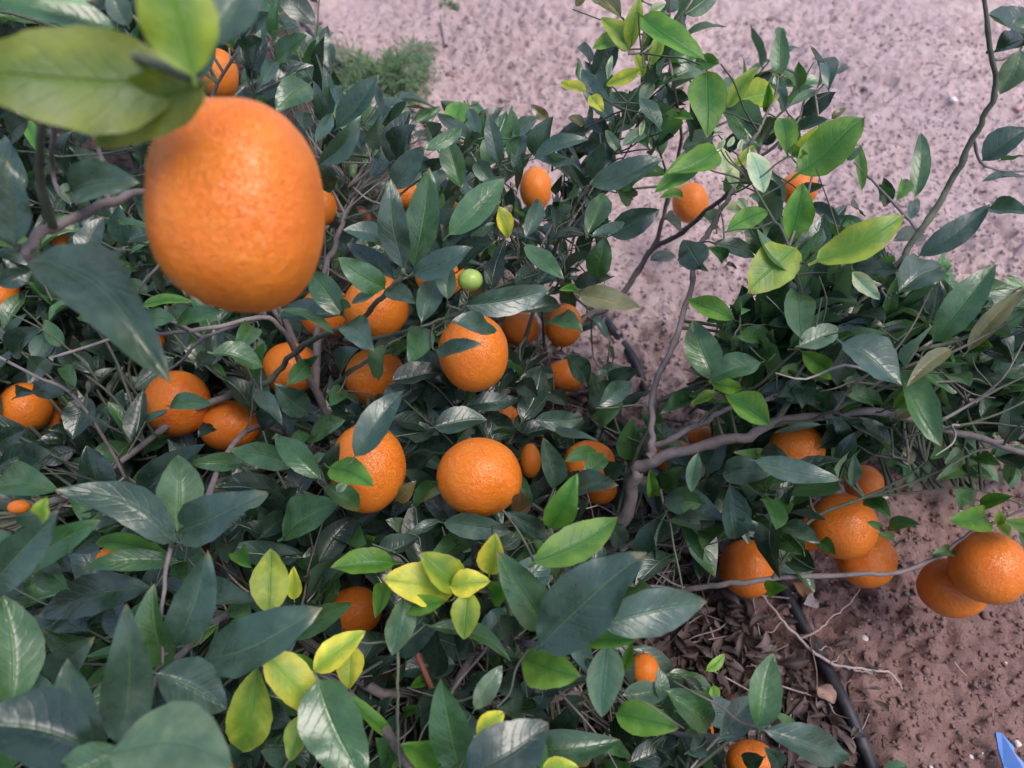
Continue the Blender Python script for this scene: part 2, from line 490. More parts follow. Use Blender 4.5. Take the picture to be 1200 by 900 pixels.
# traced leaves: per 300x225 tile of the photograph, in quarter pixels:
# base x, base y, tip x, tip y, apparent width, tint, depth in cm [, bend, fold]
LEAVES = {
(0, 0): [
 (850,380,-260,330,440,'O',27,-.03,.1),(905,350,740,-260,330,'Q',25,0,.15),(960,395,450,690,260,'O',28.5,.05,.12),
 (540,130,-60,10,130,'G',36),(420,30,180,0,70,'K',35),(960,200,1200,-140,230,'B',31),(925,370,1012,198,55,'B',45),
 (340,900,660,860,180,'B',40),(600,120,520,-60,160,'B',40),(200,740,110,570,60,'V',60),
 (60,660,130,560,80,'D',48),(480,640,330,560,90,'D',50),(620,690,660,780,60,'D',62),(1200,330,1130,400,70,'P',80),
 (1150,250,1230,180,90,'D',72),(1080,230,1120,170,50,'G',78),(1180,110,1260,60,80,'B',72),
 (100,880,20,640,110,'B',50)],
(300, 0): [
 (20,230,20,-20,60,'B',74),(90,190,110,-20,50,'G',73),(90,285,240,165,80,'G',71),(85,190,200,130,30,'B',70),
 (20,400,85,290,65,'B',70),(0,440,270,310,70,'D',72),(250,395,90,520,130,'G',70),(310,570,270,380,65,'B',68),
 (355,540,315,310,50,'B',70),(405,520,350,400,50,'B',69),(385,595,575,350,110,'B',66,.05,.5),(440,570,545,470,50,'G',69),
 (598,550,555,400,36,'D',70),(580,700,580,545,95,'D',66),(605,590,645,500,45,'D',70),(635,590,708,475,40,'B',68),
 (625,760,725,515,100,'D',66),(665,760,755,585,105,'D',64),(300,770,495,540,100,'B',60,.08,.5),(280,670,360,530,60,'B',63),
 (430,750,420,620,85,'D',66),(230,610,230,520,80,'D',70),(640,880,785,690,115,'B',61),(785,705,965,600,62,'G',61),
 (1010,645,840,530,60,'D',64),(930,620,965,480,105,'V',70),(820,660,790,570,85,'B',69),(1042,640,995,505,55,'B',68),
 (975,720,1060,625,52,'B',66),(1140,775,1088,530,80,'B',66),(1195,760,1200,490,65,'G',67),(960,880,900,650,105,'G',64),
 (815,925,850,800,100,'B',60),(1015,925,1170,830,65,'B',60),(1030,760,1110,860,80,'P',68),(720,820,860,770,60,'D',68),
 (500,720,470,600,60,'D',68),(540,830,620,720,70,'D',70),(350,900,310,730,80,'D',66),(780,860,900,740,70,'D',68)],
(600, 0): [
 (475,580,330,320,90,'B',74,-.05),(0,645,115,550,65,'B',68),(10,790,50,620,65,'B',68),(95,720,195,545,95,'B',66),
 (105,745,360,655,70,'B',62),(25,890,55,700,32,'D',66),(335,575,215,632,30,'D',76),(335,560,430,630,46,'D',77),
 (345,432,228,385,52,'Y',70),(368,448,428,525,60,'Y',69),(600,328,440,402,62,'Y',66),(450,370,470,260,30,'K',70),
 (545,240,418,82,90,'L',66),(550,232,597,-12,76,'L',65),(515,238,375,230,66,'V',67),(622,290,627,110,50,'R',70),
 (650,302,702,140,62,'L',68),(612,360,565,240,46,'L',69),(612,80,912,288,110,'V',62,.12),(510,82,350,-35,90,'R',70),
 (700,356,772,208,60,'B',70),(885,325,708,385,135,'P',72),(832,460,715,480,62,'B',76),(968,300,860,290,68,'V',62),
 (912,335,912,648,170,'V',61,0,.2),(1008,505,1157,312,72,'L',66),(1055,480,1250,440,155,'L',68),(995,515,1168,690,150,'G',67),
 (945,640,798,700,92,'P',70),(962,712,728,815,115,'V',60,-.08),(840,735,668,905,110,'V',61,-.10),(1045,882,968,680,70,'K',64),
 (1040,782,1137,680,52,'L',64),(1115,712,1180,905,100,'K',61),(692,602,598,460,70,'P',66),(520,685,645,598,62,'P',66),
 (512,722,440,608,46,'P',67),(372,865,706,748,112,'B',60,.06,.45),(368,832,432,668,82,'B',64),(508,892,692,758,92,'G',66),
 (348,882,272,762,46,'D',70),(288,902,222,782,36,'D',70),(195,905,236,820,40,'D',72),(478,622,592,540,62,'B',73),
 (172,562,88,490,52,'R',72),(332,590,260,552,52,'R',74),(560,525,550,425,62,'D',76),(640,692,570,605,70,'G',67),
 (780,545,850,560,46,'V',67),(1010,690,1040,640,26,'K',62),(1000,830,1030,790,30,'K',63),(960,700,1000,650,28,'K',63),(1060,700,1080,650,22,'K',63),(600,640,620,560,26,'K',66),(640,60,720,20,60,'K',68),(700,60,810,-20,70,'B',72),(300,30,350,-20,50,'R',76),
 (600,470,660,380,60,'P',72),(700,560,790,520,70,'B',74),(1160,640,1250,560,90,'D',70),(660,720,760,640,60,'D',72)],
(900, 0): [
 (-10,525,5,388,40,'V',66),(90,722,60,553,98,'V',62),(130,722,282,588,78,'L',62),(145,812,455,548,190,'V',58,.03,.15),
 (108,738,188,722,52,'V',60),(370,752,442,688,36,'P',63),(440,892,432,678,46,'V',64),(690,925,716,622,78,'G',66),
 (225,422,196,215,36,'D',68,.12),(285,425,262,272,78,'B',68),(140,420,75,322,22,'D',70),(165,540,322,430,82,'D',68),
 (100,500,242,428,40,'P',68),(300,560,366,508,32,'R',69),(130,622,282,560,52,'B',67),(305,350,356,322,26,'D',69),
 (82,518,3,388,40,'D',69),(1205,205,1035,72,90,'D',55),(1060,245,1240,165,90,'D',56),(1140,110,1235,120,75,'P',53),
 (1180,238,1085,442,135,'P',54),(1008,752,1220,605,125,'B',60),(1215,828,1000,852,36,'D',60),(1095,752,1215,738,26,'D',62),
 (540,935,540,832,62,'B',66),(160,900,270,870,50,'B',64),(30,560,-40,640,60,'B',68),(110,590,60,640,60,'D',70)],
(0, 225): [
 (180,300,805,895,285,'B',37,-.09,.7),(70,240,30,-150,150,'B',37,.04,.3),(400,325,482,118,105,'D',74),(592,250,560,62,85,'B',73),
 (558,140,742,190,36,'G',70),(600,232,742,195,72,'B',72),(400,392,482,268,95,'D',74),(548,468,602,343,52,'B',70),
 (668,528,902,515,52,'V',66),(668,622,822,600,92,'G',66),(830,622,1045,558,72,'G',66),(560,482,428,398,52,'V',72),
 (1205,640,1108,752,92,'G',66),(995,758,1235,822,95,'G',64),(352,912,290,818,62,'G',70),(600,560,745,640,92,'D',72),
 (440,100,330,30,120,'D',60),(640,20,720,-60,70,'D',74),(330,60,300,-40,70,'P',66),(190,290,-60,250,60,'V',40),
 (0,440,150,370,90,'B',44),(920,830,990,750,70,'D',76),(60,760,200,640,110,'D',66),(210,780,130,900,100,'D',74),
 (700,370,770,450,80,'D',78),(880,440,760,400,90,'D',78)],
(300, 225): [
 (690,352,632,-62,135,'B',55,-.04,.3),(742,352,812,-115,155,'G',56,.03),(905,198,1162,-62,135,'G',56,.03,.4),(898,228,1112,122,62,'D',58),
 (738,388,1018,258,115,'B',54,.06,.4),(948,372,1122,228,102,'D',58),(642,262,408,178,88,'B',57),(642,402,428,240,84,'D',58),
 (602,452,384,308,125,'G',56),(408,578,245,372,122,'G',60,.04),(362,662,112,552,42,'G',60,.1),(382,582,98,590,92,'D',66),
 (562,478,448,522,42,'P',57),(618,470,752,522,84,'B',54),(425,628,548,745,128,'B',57),(782,638,718,802,125,'G',56),
 (612,728,558,872,84,'G',58),(778,612,862,398,112,'B',56),(898,502,915,348,88,'P',55),(918,608,1127,652,92,'B',52.5),
 (848,738,1057,712,76,'B',53.5,.1),(978,532,1382,445,125,'B',54,.04,.4),(638,885,885,850,95,'D',68),(552,722,672,690,52,'D',66),
 (638,752,722,700,58,'G',60),(400,560,448,540,60,'G',58),(230,842,297,763,42,'B',66),(148,905,252,788,84,'G',65),
 (0,872,42,700,62,'G',66),(1140,68,1182,218,72,'Y',68),(398,845,482,738,84,'B',66),(560,250,500,160,60,'G',66),
 (1060,170,1130,60,60,'D',64),(1010,490,1100,430,50,'D',62),(780,200,700,120,60,'D',66),(1170,110,1200,60,60,'R',68)],
(600, 225): [
 (355,202,432,8,104,'G',64),(372,212,527,143,52,'B',62),(466,202,692,83,122,'B',68),(66,215,122,32,74,'B',66),
 (64,248,242,407,88,'G',60),(118,430,200,320,82,'D',66),(198,218,347,205,46,'D',70),(258,372,352,278,42,'B',66),
 (395,402,442,208,115,'G',66),(462,400,288,442,72,'D',68),(312,482,220,460,42,'V',66),(318,482,602,545,105,'R',50,0,.5),
 (222,530,18,562,72,'D',66),(168,612,332,655,78,'G',68),(352,902,258,758,92,'D',72),(192,850,16,892,62,'D',72),
 (398,862,532,820,52,'B',72),(458,905,592,830,84,'B',70),(885,352,805,222,140,'D',60,0,-.2),(798,350,922,372,42,'G',62),
 (648,322,767,300,52,'D',90),(948,240,1142,307,72,'B',68),(985,325,915,260,60,'G',64),(1008,182,1205,88,92,'V',62),
 (1042,600,822,503,92,'V',60,-.05),(955,890,848,600,150,'G',61,-.05,.4),(1330,262,1103,472,195,'L',58,.02,.15),(1165,800,922,902,112,'G',58),
 (1058,680,1235,700,84,'G',60),(1078,642,1212,520,102,'B',64),(1068,600,1082,438,84,'B',66),(970,660,1060,760,90,'B',64),
 (1150,830,1240,760,80,'G',60),(830,830,900,870,60,'D',62),(20,440,110,360,80,'D',68),(150,130,250,60,70,'D',68),
 (240,60,310,20,80,'G',66),(205,180,215,0,36,'D',66),(560,30,480,-50,80,'G',68),(290,100,220,150,60,'B',68),
 (40,330,130,280,70,'D',68),(720,130,790,190,110,'D',86),(800,20,690,30,50,'V',70),(960,160,900,110,80,'G',70),
 (1000,80,1080,100,60,'K',66),(1060,30,1100,90,40,'K',66),(1010,330,1055,360,26,'D',72)],
(900, 225): [
 (228,322,640,108,162,'L',55,.08,.2),(108,232,162,-42,132,'V',60),(198,58,342,168,62,'D',66),(140,302,190,150,102,'P',64),
 (712,298,1042,58,112,'B',62,.05),(1032,75,1232,102,78,'B',60),(722,192,588,232,84,'D',64),(368,352,562,228,112,'B',62),
 (660,130,700,30,56,'B',64),(598,482,812,350,155,'B',60),(550,602,602,400,62,'G',60),(392,375,525,505,72,'K',58),
 (143,722,332,640,104,'P',54.5),(158,748,312,872,94,'V',57),(328,632,552,640,62,'D',60),(328,682,562,665,36,'G',57),
 (350,708,625,905,175,'B',52,0,.4),(372,708,328,905,95,'D',56),(718,702,805,413,115,'D',60),(775,702,1067,338,145,'G',55,0,.5),
 (540,642,702,650,26,'D',60),(855,738,650,912,72,'R',54),(940,742,1205,448,84,'R',56),(978,752,1215,638,42,'D',60),
 (912,902,905,778,62,'B',62),(0,622,132,630,72,'B',62),(58,640,155,560,70,'D',64),(158,602,312,558,112,'D',62),
 (108,722,292,540,62,'G',60),(128,562,232,468,52,'G',64),(440,560,290,470,80,'B',64),(698,542,785,448,84,'P',62),
 (800,600,1000,560,110,'D',62),(640,700,720,560,80,'V',68),(500,760,600,640,90,'G',68),(30,760,130,700,70,'R',64),
 (760,860,850,800,70,'G',68),(1060,760,1180,720,80,'D',68),(1000,900,1060,790,70,'G',70),(1120,880,1230,820,80,'G',70),
 (50,850,180,880,70,'G',62),(300,200,330,120,60,'G',68),(430,100,400,70,40,'D',66),(560,60,520,-40,70,'G',64),
 (600,40,640,-60,60,'V',64),(1190,440,1105,400,32,'K',62),(330,450,240,430,50,'K',66),(1200,560,1130,480,60,'D',66)],
(0, 450): [
 (272,500,-90,505,135,'G',50),(822,738,262,494,175,'B',46,.12,.3),(832,690,835,333,195,'G',48,.02,.4),(828,692,1255,508,195,'B',47,.05,.35),
 (658,525,962,283,132,'D',62),(480,495,405,288,155,'D',66),(-60,960,272,600,190,'B',42,0,.4),(55,885,472,638,145,'G',45),
 (200,640,222,528,125,'L',37),(792,802,448,748,92,'V',51),(560,722,722,742,105,'D',58),(835,832,378,868,94,'G',49),
 (1142,370,888,370,84,'G',62),(798,102,992,95,78,'G',68),(80,62,172,38,62,'D',76),(302,52,158,0,84,'D',74),
 (402,60,340,262,125,'D',72),(0,380,230,330,120,'D',66),(0,300,120,210,110,'D',68),(130,420,240,330,110,'D',64),
 (340,790,470,700,120,'D',56),(1000,560,1100,440,80,'R',68),(930,250,1000,200,60,'D',74),(120,860,-60,700,130,'G',46),
 (330,880,180,790,120,'D',50),(640,560,480,610,100,'D',54),(1180,860,1130,790,80,'V',55),(980,880,1020,780,60,'D',58)],
(300, 450): [
 (192,372,-125,305,112,'G',60),(302,442,88,250,115,'G',57),(238,262,418,168,92,'G',62),(464,338,692,30,135,'B',52,0,.35),
 (345,392,552,482,125,'V',53),(308,442,395,268,94,'D',58),(318,482,484,586,94,'G',58),(128,722,398,558,165,'G',60),
 (0,40,122,192,74,'B',64),(242,132,88,0,125,'B',66),(698,442,852,320,74,'D',66),(658,545,752,455,72,'R',62),
 (738,572,935,468,84,'G',60,-.1),(722,692,608,638,64,'P',64),(882,650,1197,690,112,'B',58),(833,202,1082,170,112,'B',66),
 (988,102,1235,70,84,'D',68),(598,124,792,8,125,'D',70),(648,842,348,862,115,'V',54),(944,940,592,915,200,'Y',50.5,-.04,.15),
 (955,955,770,790,150,'L',50,-.08),(1095,890,1122,698,125,'Y',49.5),(912,950,1100,925,175,'Y',49,0,.15),(1355,1140,1128,780,180,'G',49),
 (608,790,735,690,110,'D',66),(898,738,1012,782,52,'P',64),(-42,580,57,515,52,'P',58),(720,700,850,640,110,'D',66),
 (560,60,680,130,60,'D',70),(640,170,820,220,80,'D',68),(760,280,660,330,80,'D',68),(190,300,260,240,60,'G',62),
 (270,360,328,330,60,'P',60),(380,500,430,455,40,'K',56),(520,780,560,720,50,'V',66),(60,600,200,480,110,'D',66),
 (20,720,160,620,100,'D',64),(1130,640,1240,590,80,'D',66),(1140,770,1220,700,90,'B',60),(930,60,860,-30,80,'D',68),
 (810,120,900,40,90,'D',70),(40,240,140,110,80,'D',68),(350,100,420,30,80,'G',66)],
(600, 450): [
 (178,672,303,422,135,'V',50,.03,.2),(105,835,498,622,165,'V',47.5,.05,.25),(-25,600,197,722,84,'D',52),(108,172,332,160,94,'B',66),
 (200,482,145,252,104,'B',58),(248,362,398,320,68,'G',62),(338,442,442,338,86,'G',60),(288,522,498,474,104,'B',56),
 (198,210,402,266,42,'B',64),(408,102,562,-12,94,'B',66),(398,172,522,93,74,'G',66),(560,352,560,158,115,'G',68),
 (872,60,698,132,84,'G',66),(962,38,838,96,46,'L',62),(930,-10,1075,20,70,'V',60),(1205,192,998,53,125,'V',56),
 (872,323,840,507,68,'P',58),(892,560,743,572,104,'G',62),(1020,478,1042,727,125,'B',60),(988,420,1235,410,125,'B',60),
 (662,522,650,398,58,'V',64),(678,700,792,660,104,'B',64),(1050,638,1112,752,42,'P',62),(1182,330,1038,320,52,'G',62),
 (520,700,590,610,90,'D',70),(280,620,360,540,90,'D',66),(850,540,960,500,80,'D',64),(700,480,800,390,100,'G',68),
 (820,460,740,370,80,'D',70),(560,520,600,420,80,'D',70),(440,440,540,380,90,'D',66),(900,640,1000,560,90,'D',66),
 (120,60,30,0,90,'D',68),(260,100,180,40,80,'D',68),(60,240,0,180,90,'D',68),(0,640,90,560,80,'D',56),
 (80,700,0,720,90,'G',52),(1100,600,1200,520,100,'D',66),(1080,180,1160,240,90,'D',66),(640,240,720,180,90,'G',66),
 (450,640,530,760,90,'B',68),(320,480,240,440,70,'D',64)],
(900, 450): [
 (-60,360,337,450,105,'B',56,.04,.35),(-35,330,98,345,62,'D',60),(252,192,28,228,32,'B',60),(395,472,402,328,56,'P',66),
 (428,392,537,293,52,'B',66),(50,642,76,498,82,'G',66),(108,572,197,488,52,'B',66),(452,548,573,632,72,'G',68),
 (562,672,712,660,62,'G',68),(508,700,587,727,36,'G',66),(465,645,512,672,34,'G',66),(108,600,278,640,36,'D',66),
 (76,668,242,742,84,'B',64),(8,640,104,692,62,'G',66),(368,50,538,90,64,'G',58),(598,112,702,-35,62,'V',57),
 (762,202,698,78,112,'G',58,0,-.2),(598,160,692,88,62,'R',60),(1130,272,1146,62,88,'B',62),(752,60,808,-20,60,'B',62),
 (902,308,828,372,52,'P',64),(978,340,1095,382,62,'G',66),(898,400,992,432,64,'D',66),(932,388,788,452,74,'G',66),
 (1012,620,848,640,115,'V',67),(960,570,885,520,66,'G',68),(998,566,1153,528,62,'V',67),(1080,662,1080,588,48,'L',67),
 (1235,652,1108,640,74,'V',67),(1072,655,1135,722,60,'L',69),(1215,770,1172,690,55,'G',63),(760,802,872,790,52,'G',70),
 (660,382,640,288,112,'R',64),(880,160,820,60,90,'B',62),(1000,160,1060,40,90,'B',64),(60,60,180,20,90,'B',60),
 (200,130,300,20,90,'G',62),(330,140,440,100,60,'G',60),(480,200,400,130,80,'D',64),(560,280,470,180,90,'D',66),
 (240,300,330,220,90,'D',66),(300,420,240,520,90,'D',66),(620,220,540,300,80,'D',66),(820,290,760,350,60,'G',64),
 (160,800,60,720,110,'G',66),(220,870,100,840,90,'D',68),(240,740,320,800,60,'G',66),(1180,400,1080,340,80,'D',66)],
(0, 675): [
 (55,610,15,90,235,'G',42),(562,785,592,128,212,'B',39.5,.04,.45),(462,805,320,385,200,'B',41.5,-.06,.45),(248,505,442,283,155,'B',46),
 (762,425,722,38,155,'G',45.5,0,.7),(830,320,972,-115,185,'B',45,.03,.4),(205,680,165,455,155,'B',42.5),(738,460,1062,622,235,'B',44.5,-.04),
 (440,815,-160,690,310,'D',36,.05),(520,830,1090,900,330,'P',34,-.12,.15),(560,820,230,980,190,'G',36),(708,55,178,192,175,'D',51,.05),
 (968,392,1502,148,235,'B',45.5,.08,.35),(1212,428,1135,825,190,'L',48),(1018,228,945,312,74,'V',54),(945,72,1195,122,115,'B',52),
 (1152,875,1028,778,74,'B',54),(640,560,740,470,100,'G',52),(80,300,200,240,120,'D',54),(400,260,300,180,120,'D',54),
 (600,300,520,120,120,'D',54),(900,400,850,260,100,'D',54),(640,660,700,560,90,'D',50),(80,60,-40,-40,120,'B',50),
 (320,60,200,-40,120,'G',50),(1060,560,1180,480,90,'D',58),(1180,180,1080,130,110,'G',53),(60,900,-80,640,120,'G',38)],
(300, 675): [
 (45,365,258,645,175,'Y',46,-.03,.15),(245,640,160,868,110,'L',48),(272,448,512,258,125,'Y',47,.02,.15),(450,330,435,533,125,'Y',50),
 (186,282,454,122,115,'G',55),(290,488,510,975,265,'G',44,.03,.3),(602,38,560,197,78,'V',53),(690,110,640,372,130,'P',50),
 (892,118,712,130,90,'V',50),(1000,75,975,298,185,'L',48.5,0,.12),(62,175,70,-128,168,'L',51,0,.15),(180,108,176,-45,66,'Y',54),
 (818,238,1195,400,80,'G',50,-.12),(482,425,582,268,135,'D',56),(505,480,665,380,100,'D',58),(935,415,655,455,125,'B',60),
 (955,930,868,478,185,'G',45,0,.25),(855,890,682,795,155,'V',48),(1025,625,1155,418,94,'P',47),(1035,745,1165,638,98,'Y',46),
 (1002,905,978,748,64,'Y',46),(990,930,1370,690,290,'D',41,.06,.3),(698,640,785,610,46,'V',58),(282,485,128,358,104,'V',49),
 (442,562,645,765,62,'V',50),(0,620,170,700,130,'D',50),(60,720,0,860,110,'D',50),(250,870,330,760,90,'D',50),
 (560,640,640,560,90,'D',60),(1100,100,1200,20,110,'V',50),(940,330,1060,250,90,'D',58),(1180,620,1240,560,90,'D',56),
 (560,330,480,300,80,'D',58),(640,890,560,760,120,'G',50),(1050,300,1180,160,100,'B',56),(120,880,20,820,100,'B',48),
 (720,520,820,500,50,'V',58),(640,920,740,860,80,'V',50)],
(600, 675): [
 (55,385,322,472,190,'V',48,.04),(328,300,597,300,94,'V',46),(418,225,913,120,195,'B',45,-.03,.3),(445,325,420,662,158,'P',48),
 (130,335,635,-108,295,'B',43.5,-.02,.35),(562,318,518,442,48,'V',50),(488,645,784,712,145,'V',52),(518,562,724,538,104,'P',53),
 (705,582,690,428,64,'P',53),(718,538,938,685,155,'G',52),(976,765,1133,568,125,'B',52),(1150,705,1222,362,145,'G',50),
 (1190,722,1580,836,155,'B',48,.05),(556,875,794,768,125,'D',56),(366,788,563,862,64,'G',54),(374,830,168,800,125,'R',54),
 (145,915,315,898,104,'Y',46),(198,745,334,588,104,'D',56),(-60,620,60,660,100,'D',48),
 (60,560,-40,480,110,'D',52),(480,780,600,700,110,'D',58),(820,830,960,760,100,'B',54),(700,780,840,700,90,'D',58),
(440,900,560,880,80,'G',54),(300,640,240,560,80,'D',56),
 (660,900,740,860,90,'D',56),(1180,850,1100,900,90,'D',54),(0,300,-60,180,130,'D',50),(420,440,340,380,80,'D',56)],
(900, 675): [
 (-10,60,92,58,74,'V',66),(540,912,652,888,52,'G',80),(60,900,-20,800,90,'B',56),(110,770,30,640,70,'G',60)],
}
UP = np.array([0., 0., 1.])
traced = []
for (x0, y0), rows in LEAVES.items():
    for r in rows:
        bx, by, tx, ty, wpx, k, z = r[:7]
        bend = r[7] if len(r) > 7 else (random.random() - .5) * .10
        fold = r[8] * 1.25 if len(r) > 8 else random.uniform(.25, .85)
        z = z / 100.
        X0, Y0, X1, Y1 = x0 + bx / 4, y0 + by / 4, x0 + tx / 4, y0 + ty / 4
        Lpx = math.hypot(X1 - X0, Y1 - Y0)
        Lr = Lpx * z / FPX
        # foreshortening: short looking leaves tip away from or towards the lens
        want = min(max(Lr * 1.06, .048 if k in 'DBGV' and z > .45 else Lr), .105)
        dz = math.sqrt(max(want * want - Lr * Lr, 0)) * .8
        dz = min(dz, .035) * (1 if random.random() < .6 else -1)
        zmax = min(gz(Y0), gz(Y1)) - .02
        P0 = at(X0, Y0, min(z + dz * .5, zmax)); P1 = at(X1, Y1, min(z - dz * .5, zmax))
        ax = nrm(P1 - P0)
        view = nrm(CAM - (P0 + P1) / 2)
        v = nrm(view - ax * (view @ ax))
        u = UP - ax * (UP @ ax)
        u = nrm(u) if np.linalg.norm(u) > .15 else v
        # roll so that the upper side looks between the lens and the sky
        aspect = (wpx / 4) / max(Lpx, 1)
        roll = random.uniform(.15, .7)
        if aspect < .28: roll = random.uniform(.6, 1.0)
        n = nrm(v * (1 - roll) + u * roll + np.cross(ax, v) * random.uniform(-.25, .25))
        c = max(n @ v, .45)
        wr = wpx / 4 * z / FPX / c
        wr = min(wr, .62 * np.linalg.norm(P1 - P0)) * 1.06
        arch = random.uniform(.02, .13)
        V, F, uv = leaf_geo(P0, P1, wr, n, fold, arch, bend, random.uniform(-.7, .7), random.uniform(.02, .07), 15, 9)
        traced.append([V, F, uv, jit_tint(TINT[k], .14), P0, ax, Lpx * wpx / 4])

# ------------------------------------------------------------------ oranges: x, y, rx, ry (px), depth cm, keep clear, label
ORANGES = [
 (281,240,92,119,34,1,'largest nearest orange, oval, below the blurred yellow-green leaves'),
 (555,413,41,46,66,1,'bright orange under a long glossy leaf, above the round fully visible one'),
 (431,548,44,52,62,1,'orange crossed by two green leaves, left of the round fully visible orange'),
 (562,559,50,46,60,1,'round fully visible orange in the middle of the foliage'),
 (441,360,38,38,72,1,'orange behind a dark stem under the leaf rosette, right of the largest orange'),
 (440,442,35,35,80,.6,'orange directly below the one behind the dark stem, crossed by a hanging leaf'),
 (341,432,33,31,84,.55,'shaded orange below the largest orange, behind a diagonal branch'),
 (208,473,37,39,82,.55,'shaded orange split by a branch, below left of the largest orange'),
 (269,499,35,30,84,.6,'orange criss-crossed by thin twigs, between the shaded branch-split orange and the leaves'),
 (30,478,28,30,84,.55,'lit orange with twigs across it near the left edge'),
 (64,496,20,26,88,.35,'dark shaded orange just right of the twig-crossed one at the left edge'),
 (2,345,18,25,86,.8,'orange cut by the left edge beside the big blurred leaf'),
 (256,88,22,30,88,.9,'orange above the largest orange with forked twigs in front'),
 (628,221,19,25,108,1,'small egg-shaped orange at the top edge of the dark foliage'),
 (809,238,21,24,112,1,'small orange beside the upright stem against the bare soil'),
 (936,222,22,20,98,.4,'orange mostly hidden under the large lime green leaves at upper right'),
 (474,230,20,17,95,.9,'small orange peeping out above the leaf rosette'),
 (424,258,11,12,118,.8,'tiny far orange by the grey twig fork right of the largest orange'),
 (516,322,30,26,70,.4,'orange hidden under the rosette leaves beside the green fruitlet'),
 (610,385,22,20,92,1,'orange between the bright middle one and the leaf-crossed pair on its right'),
 (660,381,22,26,90,.9,'orange with one green leaf across it, near the black hose end'),
 (664,440,24,19,92,.8,'orange below the leaf-crossed one, its lower right hidden by a dark leaf'),
 (588,487,20,14,94,.8,'flat sliver of lit orange between the two central oranges'),
 (691,542,30,26,74,.7,'orange with a leaf lying across it, left of the forked branch'),
 (704,574,19,17,80,.6,'low orange peeping out below the dark leaf left of the forked branch'),
 (934,524,32,28,67,1,'orange under the branch at right with a glossy pointed leaf below it'),
 (1012,566,22,21,86,.8,'small orange behind the upright leaf above the right-hand pair'),
 (988,617,39,38,74,1,'front orange of the overlapping pair hanging at right'),
 (1015,655,34,33,78,1,'rear lower orange of the overlapping pair hanging at right'),
 (941,622,28,24,82,.8,'orange half hidden behind the left side of the overlapping pair'),
 (876,666,32,34,79,1,'orange above the long bare branch, beside the mulch'),
 (1159,665,43,42,71,1,'front orange of the low pair at the right edge'),
 (1116,689,38,34,76,1,'rear orange of the low pair at the right edge, partly covered'),
 (416,716,31,28,70,1,'shaded orange above the yellow leaves at lower left'),
 (755,786,18,20,72,.9,'orange at the edge of the brown leaf litter behind a hanging leaf'),
 (822,857,14,16,72,.6,'orange sliver under a leaf at the bottom right of the tree'),
 (881,893,29,24,64,1,'orange cut by the bottom edge below the pointed leaf'),
 (262,895,16,17,62,.8,'dark orange cut by the bottom edge at lower left'),
 (178,812,17,16,64,.4,'deep shaded orange between the large leaves at lower left'),
 (792,536,24,20,80,.4,'orange seen in slivers just below the forked branch'),
 (78,290,15,17,96,.6,'small shaded orange above the big blurred leaf at left'),
 (174,400,18,15,90,.7,'small shaded orange beneath the bare branch left of the largest orange'),
 (383,366,31,30,82,.3,'dark orange behind the one with the stem, at the foot of the largest orange'),
 (646,858,15,13,68,.5,'flat dark orange by the broken twig near the bottom'),
 (126,655,14,13,62,.3,'tiny red-orange fruit showing under a yellow-edged leaf at left'),
 (22,594,12,8,61,.3,'red-orange fruit sliver at the left edge between pale leaves'),
 (621,540,13,20,82,.5,'dim orange just right of the round fully visible orange'),
 (528,250,14,15,92,.3,'hidden small orange between the two tall rosette leaves'),
 (822,512,16,14,82,.4,'orange sliver above the forked branch, under the lime-edged leaf'),
 (378,240,18,24,80,.3,'orange mostly hidden behind the right side of the largest orange'),
]
OR = []
for (x, y, rx, ry, z, keep, lab) in ORANGES:
    OR.append((x, y, rx, ry, z / 100., keep, lab))

if 0:
    for V, F, uv, c, P0, ax, ar in traced:
        x, y, z = proj(V.mean(0))
        for (ox, oy, rx, ry, oz, keep, lab) in OR:
            if z < oz and ((x - ox) / rx) ** 2 + ((y - oy) / ry) ** 2 < .9: print('COVER', round(x), round(y), round(z, 2), '|', ox, oy, rx, lab[:30])
